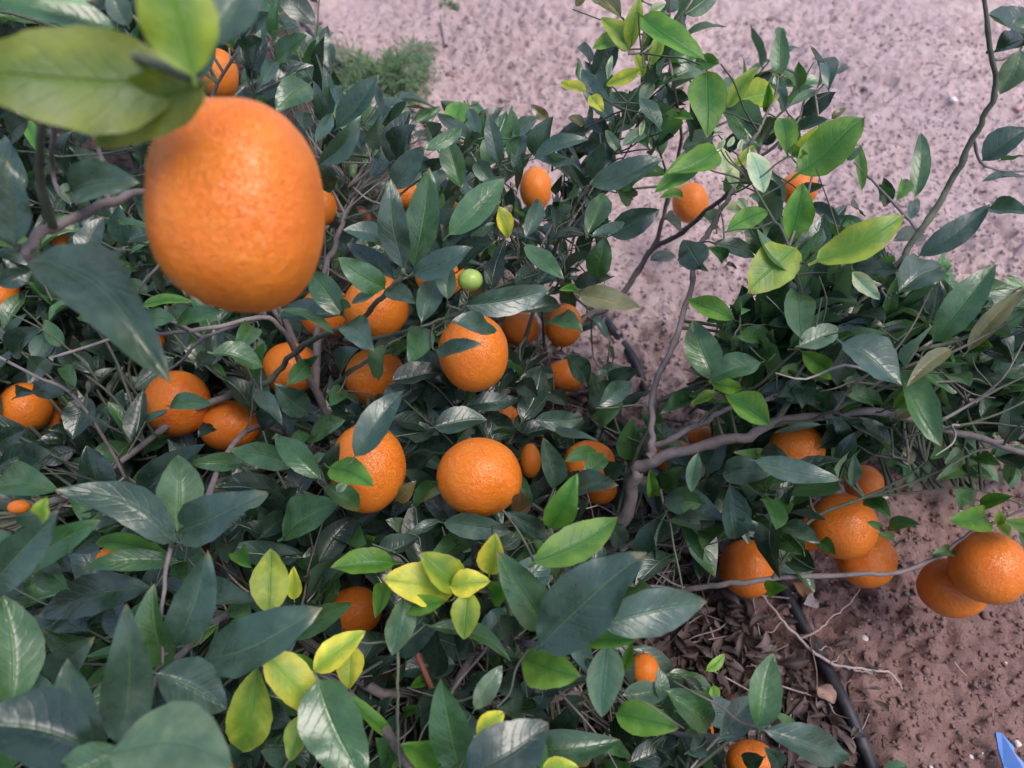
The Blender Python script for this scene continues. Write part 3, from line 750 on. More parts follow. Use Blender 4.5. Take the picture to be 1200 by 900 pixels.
# ------------------------------------------------------------------ branches (px x, px y, depth m, radius mm)
BR = {
 'main': [(500,700,.86,16),(560,690,.82,13),(640,670,.77,10),(700,650,.72,8),(724,625,.695,7.4),(742,568,.665,6.8),(765,537,.65,6.2),(850,519,.635,5.5),(900,500,.625,5),(1010,482,.61,4.2),(1110,505,.605,3.6),(1200,530,.59,3),(1290,545,.59,2.4)],
 'b2': [(763,535,.65,4.4),(764,505,.65,3.6),(768,450,.66,3.2),(792,400,.67,3.2),(808,340,.68,3),(820,290,.68,2.8),(836,260,.68,2.8),(856,226,.67,2.3),(880,170,.66,1.9),(905,120,.66,1.3),(912,90,.655,.9)],
 'b3': [(726,600,.69,2.6),(735,560,.68,2.2),(755,512,.67,1.8),(770,470,.68,1.4)],
 'b4': [(764,524,.65,3.4),(820,497,.63,2.8),(850,480,.62,2.6),(905,466,.61,2.2),(960,440,.61,2),(985,385,.62,1.8)],
 'b5': [(500,690,.87,12),(540,560,.88,8),(600,450,.88,6.5),(640,412,.90,6),(690,374,.92,5.2),(727,345,.92,4.5),(762,297,.90,4),(805,267,.85,3.4),(847,232,.78,2.8),(885,190,.72,2),(930,150,.69,1.4),(945,110,.69,1)],
 'b6': [(762,297,.90,3.6),(775,262,.88,3.2),(786,224,.85,2.8),(798,170,.80,2.2),(790,100,.72,1.7),(776,50,.70,1.4),(752,62,.66,1.1)],
 'b6b': [(790,100,.72,1.5),(783,50,.71,1.3),(788,-30,.70,1)],
 'b7': [(905,498,.625,3.6),(960,420,.61,3.4),(1010,352,.61,3.2),(1045,318,.60,3.1),(1078,272,.59,3),(1112,218,.58,2.9),(1141,160,.56,2.6),(1166,105,.54,2.3),(1158,45,.52,2),(1150,-40,.50,1.6)],
 'b8': [(500,700,.86,9),(640,720,.80,5),(760,695,.74,3.8),(800,690,.72,3.5),(850,686,.70,3.2),(905,677,.69,3),(1000,674,.69,2.6),(1060,669,.69,2.3),(1100,652,.70,2),(1137,625,.70,1.7),(1200,598,.69,1.3),(1260,580,.69,1)],
 'b9': [(905,678,.69,2),(950,610,.68,2),(1012,583,.68,1.8),(1060,560,.67,1.4),(1084,541,.67,1)],
 'b10': [(1012,583,.68,1.6),(1050,572,.67,1.5),(1100,552,.66,1.4),(1155,525,.65,1.2),(1250,500,.64,.9)],
 'b11': [(1012,583,.68,1.4),(1080,576,.69,1.2),(1140,573,.70,1),(1220,600,.70,.7)],
 'b12': [(1090,500,.60,2),(1130,478,.60,1.5),(1182,450,.60,1.2),(1240,420,.6,.9)],
 'b13': [(1100,503,.60,1.8),(1150,492,.60,1.2),(1220,462,.60,.9)],
 'b14': [(1050,420,.60,1.6),(1080,408,.585,2),(1125,398,.58,1.9),(1170,370,.575,1.8),(1220,330,.57,1.5)],
 'b15': [(300,690,.70,8),(420,797,.60,5.2),(500,812,.62,4.9),(560,824,.63,4.4),(630,822,.64,3.8),(682,812,.645,3.4)],
 'b16': [(380,790,.58,5),(430,835,.52,4.4),(462,872,.49,4),(500,930,.46,3.6)],
 'b17': [(500,690,.87,10),(420,560,.86,8),(330,450,.84,7),(270,465,.82,6.5),(212,490,.80,6),(135,546,.78,5),(60,600,.74,4)],
 'b18': [(420,560,.86,8),(370,460,.80,6),(330,385,.74,4.2),(300,374,.72,3.6),(250,384,.70,3.3),(190,392,.70,3),(150,393,.69,2.6),(60,420,.66,2)],
 'b19': [(300,374,.72,3),(240,395,.71,2.5),(215,420,.72,2.2),(188,442,.74,2)],
 'b20': [(310,452,.78,4),(330,430,.76,3.6),(362,400,.72,3.2),(405,385,.66,2.8),(428,370,.62,2.6),(450,346,.58,2.5),(470,326,.56,2.3),(474,315,.555,1.8)],
 'b21': [(405,398,.66,2.4),(432,397,.62,2),(480,387,.59,1.8),(530,370,.56,1.7),(560,350,.55,1.2)],
 'b22': [(390,455,.70,2.5),(410,435,.66,2.2),(450,414,.62,1.9),(475,405,.60,1.5)],
 'b23': [(370,460,.80,5),(378,330,.80,4),(392,290,.80,3.8),(402,258,.80,3),(425,215,.80,1.6),(440,170,.78,1)],
 'b24': [(402,258,.80,2),(380,222,.80,1.5),(372,150,.78,1.2),(355,110,.76,1)],
 'b25': [(402,258,.80,2),(450,240,.78,1.5),(500,205,.74,1.3),(560,170,.70,1)],
 'b26': [(402,258,.80,1.8),(408,230,.80,1.2),(402,190,.76,1)],
 'b27': [(640,412,.90,2.6),(637,390,.86,2.2),(632,350,.80,1.8),(600,280,.74,1.8),(585,200,.68,1.4),(580,150,.66,1)],
 'b28': [(600,450,.88,3),(640,320,.78,2.4),(660,270,.70,2),(680,230,.67,1.7),(720,180,.68,1.2),(735,120,.70,.9)],
 'b29': [(420,560,.86,5),(300,300,.84,4),(230,180,.84,3.4),(250,110,.82,2.4),(300,20,.78,1.8),(310,-60,.76,1.2)],
 'b30': [(467,755,.50,1.2),(466,800,.485,1.2),(466,850,.48,1.2),(468,900,.47,1.2)],
 'b32': [(420,560,.86,5),(300,500,.70,4),(230,610,.56,3.4),(207,625,.49,2.6),(190,700,.47,2),(190,780,.45,1.5)],
 'b33': [(300,690,.70,5),(240,740,.56,3.4),(190,790,.47,2.4),(140,880,.42,2),(118,878,.41,1.5)],
 'b34': [(500,700,.86,6),(560,760,.66,4),(600,750,.54,3.2),(632,755,.47,2.4),(640,720,.45,1.5)],
 'b35': [(560,760,.66,4),(520,830,.54,3),(530,900,.46,2.4),(560,960,.42,2)],
 'b36': [(300,690,.70,4),(330,740,.58,2.8),(310,765,.49,2),(370,790,.48,1.4)],
 'b37': [(640,720,.80,4),(700,800,.64,3),(800,860,.56,2.5),(890,850,.52,2),(900,856,.50,1.3)],
 'b38': [(600,750,.54,2.4),(590,700,.52,1.8),(545,690,.505,1.3)],
 'b39': [(420,560,.86,3),(390,600,.68,2.5),(380,560,.60,2),(372,545,.58,1.5)],
 'b40': [(700,650,.72,2.4),(640,600,.62,2.2),(650,640,.53,1.8),(626,660,.495,1.4)],
 'b41': [(905,498,.625,2.4),(960,490,.60,2),(1000,470,.585,1.8),(1070,440,.57,1.5)],
 'b42': [(820,497,.63,1.8),(870,440,.62,1.5),(868,400,.61,1.5),(866,370,.60,1.2)],
 'b43': [(960,420,.61,1.8),(925,290,.59,1.6),(905,255,.60,1.4),(880,215,.61,1)],
 'b44': [(1060,505,.607,1.6),(1062,520,.62,1.4),(1065,545,.64,1)],
 'b45': [(760,640,.76,2.6),(800,600,.72,2.2),(850,600,.68,1.8),(915,605,.67,1.4)],
 'b46': [(728,645,.72,3),(780,615,.75,2.4),(830,590,.78,2),(900,580,.80,1.4)],
 'b47': [(60,330,.42,3),(32,295,.385,3.6),(62,267,.395,3.2),(130,240,.42,2.9),(180,228,.48,2.6),(260,260,.66,3),(330,380,.74,3.4)],
 'b48': [(62,267,.395,3),(45,180,.34,2.4),(70,110,.30,2.1),(150,70,.28,2),(215,88,.272,2),(240,105,.285,1.6)],
 'b49': [(32,295,.385,2.4),(5,280,.38,2),(-60,260,.37,1.6)],
 'b50': [(70,110,.32,1.6),(60,190,.44,1.6),(70,230,.45,1.5)],
 'b51': [(130,240,.42,1.6),(118,190,.42,1.5),(100,120,.40,1.4)],
 'b52': [(180,620,.80,3),(100,480,.72,2.6),(40,440,.70,2.2),(-40,400,.68,2)],
 'b54': [(925,290,.60,1.5),(950,215,.62,1.3),(960,160,.66,1.2),(955,110,.67,1)],
 'b55': [(1078,272,.59,1.6),(1040,230,.62,1.3),(1010,200,.63,1.1),(1000,190,.63,1)],
 'b56': [(1158,60,.525,1.5),(1170,70,.53,1.3),(1200,60,.54,1.1),(1250,50,.54,1)],
 'b57': [(1141,160,.56,1.5),(1150,190,.58,1.3),(1180,200,.60,1.1),(1260,200,.60,1)],
 'b53': [(240,395,.71,2),(160,350,.74,1.6),(190,300,.74,1.4),(150,250,.74,1)],
}
RED = [(476,720,.57,1.5),(485,757,.57,1.9),(506,807,.575,2.1),(515,835,.60,2.2)]

tree = empty('orange_tree', at(500, 700, .86))
tree.location = (float(tree.location[0]), float(tree.location[1]), 0.0)
TL = np.array(tree.location)
tag(tree, 'leafy citrus tree with dark glossy leaves and yellow-green young shoots filling most of the picture', 'orange tree')

skel = []          # branch samples for attaching twigs
green = {'b12','b13','b14','b21','b30','b9','b10','b11','b27','b25','b24','b26','b3','b42','b41','b43','b22','b20','b7','b49','b28','b48','b6b','b36','b38','b40'}
for k, pts in BR.items():
    P = spline([list(at(a, b_, c)) + [r] for a, b_, c, r in pts], 7)
    pos = P[:, :3].copy(); R = np.maximum(P[:, 3] * (.60 if k in ('b17', 'b18', 'b19', 'b52', 'b32') else .80), .45) / 1000.
    jitter = np.stack([vnoise(np.arange(len(pos)) * .55 + i * 31, np.full(len(pos), hash(len(pts)) % 97 + i), 5) - .5 for i in range(3)], 1)
    pos += jitter * (R[:, None] * 1.3)
    for i in range(3, len(R), 9): R[i] *= 1.22          # nodes
    R[-1] *= .35
    pos[:, 2] = np.maximum(pos[:, 2], .012)
    skel.append(np.hstack([pos, R[:, None]]))
    V, F = tube(pos, R, 10, .12)
    o = mesh_obj('branch', V - TL, F, M_TWIG if k in green else M_BARK, tree)
P = spline([list(at(a, b_, c)) + [r] for a, b_, c, r in RED], 6)
V, F = tube(P[:, :3], P[:, 3] / 1000, 8, .1)
o = mesh_obj('branch', V - TL, F, M_RED, tree); o['label'] = 'thin reddish young stem'
# trunk
t0 = at(500, 700, .86)
tp = spline(np.array([[t0[0] - .02, t0[1] + .02, -.05, 34], [t0[0] - .015, t0[1] + .015, .01, 27], [t0[0] - .006, t0[1] + .005, .05, 22], [t0[0], t0[1], max(t0[2], .09), 17]]), 6)
V, F = tube(tp[:, :3], tp[:, 3] / 1000, 16, .10)
mesh_obj('trunk', V - TL, F, M_BARK, tree)
SK = np.vstack(skel)

# ------------------------------------------------------------------ filler shoots
C1 = [(-180,-120),(330,-120),(345,30),(395,95),(470,115),(560,145),(640,165),(700,205),(708,300),(690,365),(735,450),(752,500),(735,600),(722,680),(738,775),(850,835),(960,890),(975,1060),(-180,1060)]
C2 = [(800,470),(820,410),(900,380),(1000,340),(1100,390),(1210,360),(1265,370),(1265,515),(1150,515),(1065,540),(1000,590),(930,640),(880,655),(800,640),(765,600),(775,525)]
C3 = [(700,130),(760,90),(900,115),(950,120),(985,170),(985,235),(920,250),(850,260),(780,220),(720,230)]
SOIL = [
 [(350,-60),(392,30),(398,100),(500,112),(600,120),(640,160),(690,150),(660,90),(690,-60)],
 [(850,-60),(1400,-60),(1400,325),(1190,335),(1110,350),(1070,310),(1010,270),(990,200),(1020,140),(960,70)],
 [(715,225),(740,235),(790,275),(880,300),(900,340),(830,365),(812,440),(785,465),(755,450),(700,380),(720,345)],
 [(1045,565),(1150,540),(1400,530),(1400,1100),(1000,1100),(1010,900),(900,700),(960,705),(1050,700),(1060,600)],
 [(742,700),(900,700),(1000,760),(1010,1000),(970,900),(880,835),(800,790),(752,760)],
]
def front(x, y):
    z = np.interp(y, [-100, 0, 300, 500, 700, 900, 1050], [.76, .74, .70, .64, .54, .48, .44])
    if x < 400 and 200 < y < 570: z += .10 * min(1, (400 - x) / 80)
    return z
FORK = [(700,665),(708,600),(735,530),(750,500),(778,440),(790,440),(790,500),(860,498),(930,478),(930,512),(850,545),(772,560),(762,600),(740,665)]
def allowed(P, strict=True):
    x, y, z = proj(P)
    if z < .2: return False
    if z < .71 and inpoly(x, y, FORK): return False
    for (ox, oy, rx, ry, oz, keep, _) in OR:
        if z < oz + .02 and ((x - ox) / (rx + 5)) ** 2 + ((y - oy) / (ry + 5)) ** 2 < 1 and random.random() < keep:
            return False
    for s_ in SOIL:
        if inpoly(x, y, s_): return False
    if P[2] < .012: return False
    return True

fill = []; twigs = Pile()
def shoot(p, d, n, lmin, lmax, kinds, r0=1.3):
    """a leafy twig starting at p growing along d"""
    Ls = n * random.uniform(.010, .014)
    pts = [p]
    dd = nrm(d)
    for i in range(5):
        dd = nrm(dd + rng.normal(0, .16, 3) + UP * .04)
        pts.append(pts[-1] + dd * Ls / 5)
    S = spline(np.array(pts), 3)
    m = max(0, 0)
    cut = len(S)
    for i in range(len(S)):
        if not allowed(S[i]): cut = i; break
    if cut < 4: return
    S = S[:cut]
    n0 = len(fill)
    a = random.random() * 6.28
    tone = random.choice(kinds)
    for i in range(n):
        f = (i + .6) / n
        q = S[min(int(f * len(S)), len(S) - 1)]
        a += 2.4
        dirn = nrm(S[min(int(f * len(S)) + 1, len(S) - 1)] - S[max(int(f * len(S)) - 1, 0)])
        e1 = nrm(np.cross(dirn, UP + .01)); e2 = np.cross(e1, dirn)
        out = e1 * math.cos(a) + e2 * math.sin(a)
        ax = nrm(dirn * random.uniform(.3, .8) + out * random.uniform(.6, 1.) + UP * random.uniform(-.15, .35))
        L = random.uniform(lmin, lmax) * (1 - .35 * (f > .85))
        tip = q + ax * L
        xq, yq, zq = proj(tip); xm, ym, zm = proj(q + ax * L * .6)
        if xq < 745 and (zq < front(xq, yq) + .02 or zm < front(xm, ym) + .02): continue
        if not (allowed(tip) and allowed(q + ax * L * .5) and allowed(q + ax * L * .75)): continue
        up = nrm(UP * random.uniform(.6, 1.1) + out * .35 + rng.normal(0, .22, 3))
        V, F, uv = leaf_geo(q + ax * .004, tip, L * random.uniform(.31, .45), up, random.uniform(.15, .95), random.uniform(-.05, .14),
                            random.uniform(-.08, .08), random.uniform(-1.1, 1.1), random.uniform(.02, .08), 9, 5)
        x, y, z = proj(q + ax * L * .5)
        k = random.choice(kinds)
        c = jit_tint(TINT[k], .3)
        vis = 0 if not (0 < x < 1200 and 0 < y < 900) else (L / z) ** 2 * max(0, 1.0 - (z - front(x, y)) * 6)
        fill.append([V, F, uv, c, vis])
    if len(fill) - n0 < 2:
        del fill[n0:]
        return False
    V, F = tube(S, np.linspace(r0, .7, len(S)) / 1000, 5)
    twigs.add(V - TL, F)
    return True

def connect(p, r=1.1, lim=.35):
    d = np.linalg.norm(SK[:, :3] - p, axis=1) + np.maximum(SK[:, 2] - p[2], 0) * .6
    i = int(np.argmin(d)); q = SK[i, :3]
    L = np.linalg.norm(q - p)
    if L < .004 or L > lim: return q
    mid1 = q + (p - q) * .35 + rng.normal(0, .035, 3) * L; mid2 = q + (p - q) * .7 + rng.normal(0, .035, 3) * L
    for m in (mid1, mid2):
        if not allowed(m): return q
        mx_, my_, mz_ = proj(m)
        if mx_ < 650 and mz_ < front(mx_, my_) + .02 and L > .05: return q
    S = spline(np.array([q, mid1, mid2, p]), 4)
    V, F = tube(S, np.linspace(r * 1.5, r, len(S)) / 1000, 5)
    twigs.add(V - TL, F)
    return q

cen = at(500, 700, .86)
bare = Pile()
def bare_twigs(n):
    k = 0; tr = 0
    while k < n and tr < n * 12:
        tr += 1
        q = SK[random.randrange(len(SK)), :3]
        if not allowed(q): continue
        x, y, z = proj(q)
        if z < front(x, y) + .02 and x < 740: continue
        if x > 720 and y < 330 and random.random() < .82: continue
        if x > 740 and y < 640 and random.random() < .85: continue
        d = nrm(rng.normal(0, 1, 3) + nrm(q - cen) * .8 + UP * .2)
        Lb = random.uniform(.05, .16)
        pts = [q]; 
        for _i in range(4):
            d = nrm(d + rng.normal(0, .22, 3)); pts.append(pts[-1] + d * Lb / 4)
        S = spline(np.array(pts), 3)
        if not all(allowed(p_) for p_ in S[::3]): continue
        x, y, z = proj(S[-1])
        if z < front(x, y) + .02 and x < 740: continue
        V, F = tube(S, np.linspace(random.uniform(.9, 1.7), .4, len(S)) / 1000, 5, .2)
        bare.add(V - TL, F, None, random.choice([(.10, .08, .075), (.15, .12, .115), (.22, .19, .18), (.07, .075, .045)]))
        k += 1
bare_twigs(420)
def populate(poly, count, f0, f1, kinds, lmin=.042, lmax=.074, nl=(7, 13), conn=.75):
    xs_ = [p[0] for p in poly]; ys_ = [p[1] for p in poly]
    k = 0; tries = 0
    while k < count and tries < count * 20:
        tries += 1
        x = random.uniform(min(xs_), max(xs_)); y = random.uniform(min(ys_), max(ys_))
        if not inpoly(x, y, poly): continue
        zf, zb = f0(x, y), f1(x, y)
        if zb <= zf: continue
        z = zf + (zb - zf) * random.random() ** 1.15
        p = at(x, y, z)
        if p[2] < .03 or not allowed(p): continue
        q = SK[int(np.argmin(np.linalg.norm(SK[:, :3] - p, axis=1))), :3]
        d = nrm(p - q) if np.linalg.norm(p - q) > .01 else nrm(p - cen)
        d = nrm(d * .6 + nrm(p - cen) * .5 + UP * .35 + rng.normal(0, .3, 3))
        if shoot(p, d, random.randint(*nl), lmin, lmax, kinds):
            if random.random() < conn: connect(p)
        k += 1

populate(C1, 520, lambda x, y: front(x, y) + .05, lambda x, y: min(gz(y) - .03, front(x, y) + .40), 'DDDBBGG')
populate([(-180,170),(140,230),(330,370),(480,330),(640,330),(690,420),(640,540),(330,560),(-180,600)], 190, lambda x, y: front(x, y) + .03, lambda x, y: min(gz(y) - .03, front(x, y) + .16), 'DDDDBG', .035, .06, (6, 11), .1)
populate(C2, 170, lambda x, y: .63, lambda x, y: .82, 'DBBGGG')
populate(C3, 16, lambda x, y: .72, lambda x, y: .95, 'DBGGP', .035, .06, (4, 8))
# the crown goes on to the left of the picture and stands higher there
k = 0
while k < 150:
    p = np.array([random.uniform(-1.25, -.42), random.uniform(-.25, 1.3), random.uniform(.12, 1.0)])
    x, y, z = proj(p)
    if z > .12 and x > -150: continue
    if abs(p[0] + .8) / .55 > 1 or p[2] > .45 + .75 * (-p[0] - .35): continue
    q = connect(p, 1.6, .8)
    S_ = len(fill)
    shoot(p, nrm(UP * .6 + rng.normal(0, .5, 3)), random.randint(8, 13), .05, .08, 'DDBG', 1.6)
    for r_ in fill[S_:]:
        cx_, cy_, cz_ = proj(r_[0].mean(0))
    fill[S_:] = [r_ for r_ in fill[S_:] if (lambda t_: t_[2] < .05 or t_[0] < -40)(proj(r_[0][len(r_[0]) // 2]))]
    k += 1
# attach the traced leaves
for V, F, uv, c, P0, ax, ar in traced:
    px_, py_, _z = proj(P0)
    connect(P0 - ax * .004, .6, .14 if (px_ > 640 and py_ < 340) else .05)

# ------------------------------------------------------------------ leaf objects: the largest 300 single, the rest one mass
fill.sort(key=lambda r: -r[4])
allt = sorted(traced, key=lambda r: -r[6])
single = allt[:300]; rest = allt[300:]
nsingle = len(single)
n_fill = max(0, 300 - nsingle)
def put_leaf(V, F, uv, c):
    o_ = V.mean(0)
    o = mesh_obj('leaf', V - V[0], F, M_LEAF, tree, True, uv, c)
    o.location = tuple(V[0] - TL)
    return o
for r in single: put_leaf(*r[:4])
for r in fill[:n_fill]: put_leaf(*r[:4])
pile = Pile()
for r in rest: pile.add(r[0] - TL, r[1], r[2], r[3])
for r in fill[n_fill:]: pile.add(r[0] - TL, r[1], r[2], r[3])
o = pile.build('foliage', M_LEAF, tree); o['kind'] = 'stuff'; o['label'] = 'mass of smaller and shaded citrus leaves inside the crown'
o = bare.build('bare_twig', M_LITTER, tree); o['kind'] = 'stuff'; o['label'] = 'thin leafless brown twigs inside the crown'
o = twigs.build('twig', M_TWIG, tree); o['kind'] = 'stuff'; o['label'] = 'fine green twigs inside the crown'
print('leaves single', nsingle, n_fill, 'rest', len(rest) + len(fill) - n_fill)

# ------------------------------------------------------------------ oranges
import bmesh
def fruit_mesh(sub, seed):
    bm = bmesh.new(); bmesh.ops.create_icosphere(bm, subdivisions=sub, radius=1.0)
    for v in bm.verts:
        p = v.co.copy()
        n1 = mnoise.noise(p * 1.1 + Vector((seed, 0, 0)))
        n2 = mnoise.noise(p * 4.0 + Vector((0, seed, 0)))
        r = 1 + .035 * n1 + .008 * n2
        # dimple round the stalk at +Z, small one at -Z
        a = math.acos(max(-1, min(1, p.z)))
        r -= .07 * math.exp(-(a / .22) ** 2) + .008 * math.exp(-((math.pi - a) / .10) ** 2)
        v.co = p * r
    me = bpy.data.meshes.new('orange_skin'); bm.to_mesh(me); bm.free()
    me.polygons.foreach_set('use_smooth', np.ones(len(me.polygons), bool))
    me.materials.append(M_ORANGE)
    return me
fruits = [fruit_mesh(4, s) for s in (1.3, 4.7, 9.1, 13.9)]
big = fruit_mesh(6, 4.2)
fruits.append(big)
# calyx: a five-pointed green button
cv = [(0, 0, .955)]
for i in range(20):
    a = i / 20 * 2 * math.pi; r = .17 if i % 4 == 0 else (.10 if i % 4 in (1, 3) else .075)
    cv.append((r * math.cos(a), r * math.sin(a), .955 + (.03 if i % 4 == 0 else .0)))
cv2 = [(x, y, z + .035) for x, y, z in cv]
cf = [(0, 1 + (i + 1) % 20, 1 + i) for i in range(20)] + [(21, 22 + i, 22 + (i + 1) % 20) for i in range(20)] + [(1 + i, 1 + (i + 1) % 20, 22 + (i + 1) % 20, 22 + i) for i in range(20)]
CALYX = bpy.data.meshes.new('calyx'); CALYX.from_pydata(cv + cv2, [], cf); CALYX.materials.append(M_TWIG)
sv, sf = tube(np.array([[0, 0, .96], [.02, .01, 1.1], [.06, .02, 1.25], [.12, .02, 1.4]]), np.array([.045, .035, .03, .035]), 8)
STALK = bpy.data.meshes.new('stalk'); STALK.from_pydata([tuple(map(float, v)) for v in sv], [], [tuple(map(int, f)) for f in sf]); STALK.materials.append(M_TWIG)

for i, (x, y, rx, ry, z, keep, lab) in enumerate(OR):
    rr = max(rx, ry) * z / FPX
    zz = min(z, gz(y) - rr * .7)
    c = at(x, y, zz)
    c[2] = max(c[2], rr * .85)
    axr, ayr = rx * zz / FPX, ry * zz / FPX
    lo, hi = min(axr, ayr), max(axr, ayr)
    root = empty('orange', tuple(c))
    tag(root, lab, 'orange', 'oranges hanging in the tree')
    # the stalk end points up-and-away, towards the wood
    view = nrm(CAM - c)
    d = nrm(SK[np.argmin(np.linalg.norm(SK[:, :3] - c, axis=1)), :3] - c) if i else nrm(np.array([-.3, .9, .5]))
    tgt = nrm(-view * .9 + UP * .5 + d * .5) if i else nrm(UP * 1.0 + np.array([-.2, .2, 0]) - view * .45)
    if i:
        tgt = nrm(tgt - view * max(0, tgt @ view + .35))
    zax = Vector(tgt)
    # ellipsoid axes: long axis follows the picture's longer radius
    xv = Vector(RV); yv = Vector(UV_)
    q = zax.to_track_quat('Z', 'Y')
    Rm = q.to_matrix()
    # scale in world frame, seen from the lens, as a symmetric matrix
    S = Matrix(((0,) * 3,) * 3)
    fv = Vector(FV)
    for vec, s_ in ((xv, axr), (yv, ayr), (fv, (axr + ayr) / 2)):
        for a_ in range(3):
            for b_ in range(3):
                S[a_][b_] += s_ * vec[a_] * vec[b_]
    M3 = S @ Rm
    m = (big if i == 0 else fruits[i % 4]).copy()
    if i == 0:
        for v_ in m.vertices:          # barrel: fuller shoulders, flatter sides
            u_ = Rm @ v_.co; a1 = u_.dot(xv); a2 = u_.dot(yv); a3 = u_.dot(fv)
            rad_ = math.sqrt(a1 * a1 + a2 * a2 + a3 * a3); p_ = 2.5
            k_ = rad_ / (abs(a1) ** p_ + abs(a2) ** p_ + abs(a3) ** p_) ** (1 / p_) * (1 - .03 * a2 - .02 * a1 * a2)
            v_.co = v_.co * k_
    # keep pore scale: object coordinates normalised by a plain scale, the ellipsoid lives in the mesh
    k = (axr + ayr) / 2
    m.transform((M3 * (1 / k)).to_4x4())
    o = bpy.data.objects.new('peel', m); link(o, root); o.scale = (k, k, k)
    for nm, ms in (('calyx', CALYX), ('stalk', STALK)):
        m = ms.copy(); m.transform((M3 * (1 / k)).to_4x4())
        o = bpy.data.objects.new(nm, m); link(o, root); o.scale = (k, k, k)

# green unripe fruitlet
c = at(551, 328, .55)
gr = empty('unripe_fruitlet', tuple(c)); tag(gr, 'small round green unripe fruitlet beside the leaf rosette', 'fruitlet')
gm = fruits[1].copy(); M_GF, _nt, _b = newmat('green_peel')
_n = N(_nt, 'ShaderNodeTexNoise', i_Scale=3., i_Detail=4.); _t = N(_nt, 'ShaderNodeTexCoord'); _nt.links.new(_t.outputs['Object'], _n.inputs['Vector'])
_nt.links.new(mixc(_nt, _n.outputs[0], (.20, .30, .05), (.34, .46, .11)), _b.inputs['Base Color']); _b.inputs['Roughness'].default_value = .35
gm.materials.clear(); gm.materials.append(M_GF)
o = bpy.data.objects.new('peel', gm); link(o, gr); o.scale = (.0088, .0078, .0078)
o = bpy.data.objects.new('stalk', STALK); link(o, gr); o.scale = (.0085,) * 3; o.rotation_euler = (.4, -1.2, 0)

# ------------------------------------------------------------------ drip hose
hp = []
for (x, y) in HOSE:
    p = ground(x, y); hp.append([p[0], p[1], p[2] + .005])
hs = spline(np.array(hp), 8)
V, F = tube(hs, np.full(len(hs), .0062), 16)
hose = mesh_obj('drip_hose', V, F, M_PLASTIC)
tag(hose, 'black plastic irrigation hose running diagonally across the soil under the tree', 'hose')

# ------------------------------------------------------------------ leaf litter under the tree
lit = Pile()
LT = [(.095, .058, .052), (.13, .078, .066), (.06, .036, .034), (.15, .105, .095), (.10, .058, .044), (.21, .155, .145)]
def litter(x, y, lift=.0, big=1.0):
    p = ground(x, y)
    L = random.uniform(.010, .030) * big
    a = random.random() * 6.28
    ax = nrm(np.array([math.cos(a), math.sin(a), random.uniform(-.25, .25)]))
    b0 = p + UP * (.004 + random.random() * .012 + lift) - ax * L / 2
    up = nrm(UP + rng.normal(0, .45, 3))
    V, F, uv = leaf_geo(b0, b0 + ax * L, L * random.uniform(.20, .46), up, random.uniform(.3, 1.6), random.uniform(-.1, .2),
                        random.uniform(-.12, .12), random.uniform(-1.5, 1.5), .12, 6, 4, 0)
    c = random.choice(LT); k = random.uniform(.6, 1.35)
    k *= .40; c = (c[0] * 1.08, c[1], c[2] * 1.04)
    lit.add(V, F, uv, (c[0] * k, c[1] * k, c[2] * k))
n = 0
while n < 8500:
    x = random.uniform(-150, 1030); y = random.uniform(40, 980)
    p = at(x, y, gz(y))
    s_ = HN @ p - HC
    if s_ > -.015:
        if not (s_ < .06 and random.random() < .10): continue
    if s_ < -.75: continue
    if y < 350 and random.random() < .6: continue
    if y < 640 and random.random() < .3: continue
    litter(x, y); n += 1
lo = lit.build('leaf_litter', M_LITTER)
tag(lo, 'dark brown dry leaf litter under the tree beside the hose', None, None, 'stuff')

# scattered single dry twigs in the litter, one mass
tw = Pile()
for _ in range(260):
    x = random.uniform(350, 1000); y = random.uniform(380, 950)
    p = ground(x, y)
    if HN @ p - HC > .02: continue
    a = random.random() * 6.28; L = random.uniform(.03, .10)
    d = np.array([math.cos(a), math.sin(a), 0])
    pts = [p + UP * random.uniform(.006, .02) + d * L * t + rng.normal(0, .003, 3) for t in (-.5, -.15, .2, .5)]
    S = spline(np.array(pts), 3)
    V, F = tube(S, np.linspace(1.1, .5, len(S)) / 1000, 5)
    c = random.choice([(.22, .16, .15), (.12, .08, .07), (.32, .25, .24)])
    tw.add(V, F, None, c)
o = tw.build('fallen_twigs', M_LITTER); tag(o, 'small broken twigs mixed into the leaf litter', None, None, 'stuff')

# ------------------------------------------------------------------ soil crumbs and grit
cr = Pile(); gr_ = Pile()
ico = bmesh.new(); bmesh.ops.create_cube(ico, size=1.0)
bmesh.ops.subdivide_edges(ico, edges=ico.edges[:], cuts=1, use_grid_fill=True)
for v in ico.verts: v.co = v.co.normalized() * .5
IV = np.array([v.co[:] for v in ico.verts]); IF = np.array([[v.index for v in f.verts] for f in ico.faces]); ico.free()
for _ in range(9000):
    x = random.uniform(330, 1260); y = random.uniform(-20, 960)
    if random.random() > (1000. / (gz(y) * 1000)) ** 1.0 + .4: continue
    p = ground(x, y)
    if HN @ p - HC < -.02: continue
    s_ = random.uniform(.0014, .0050) * (1.8 if random.random() < .04 else 1)
    V = IV * (1 + rng.normal(0, .13, IV.shape)) * s_ * np.array([random.uniform(.8, 1.5), random.uniform(.8, 1.3), .8])
    if random.random() > .25 + 1.2 * vnoise(p[0] * 5.5 + 3, p[1] * 5.5, 31): continue
    a = random.random() * 6.28; ca, sa_ = math.cos(a), math.sin(a)
    V = V @ np.array([[ca, -sa_, 0], [sa_, ca, 0], [0, 0, 1]])
    q = random.random()
    c = (.50, .36, .35) if q < .66 else ((.22, .145, .145) if q < .90 else ((.60, .53, .53) if q < .97 else (.13, .10, .10)))
    (cr if q < .955 else gr_).add(V + p + UP * s_ * .1, IF, None, jit_tint(c, .15))
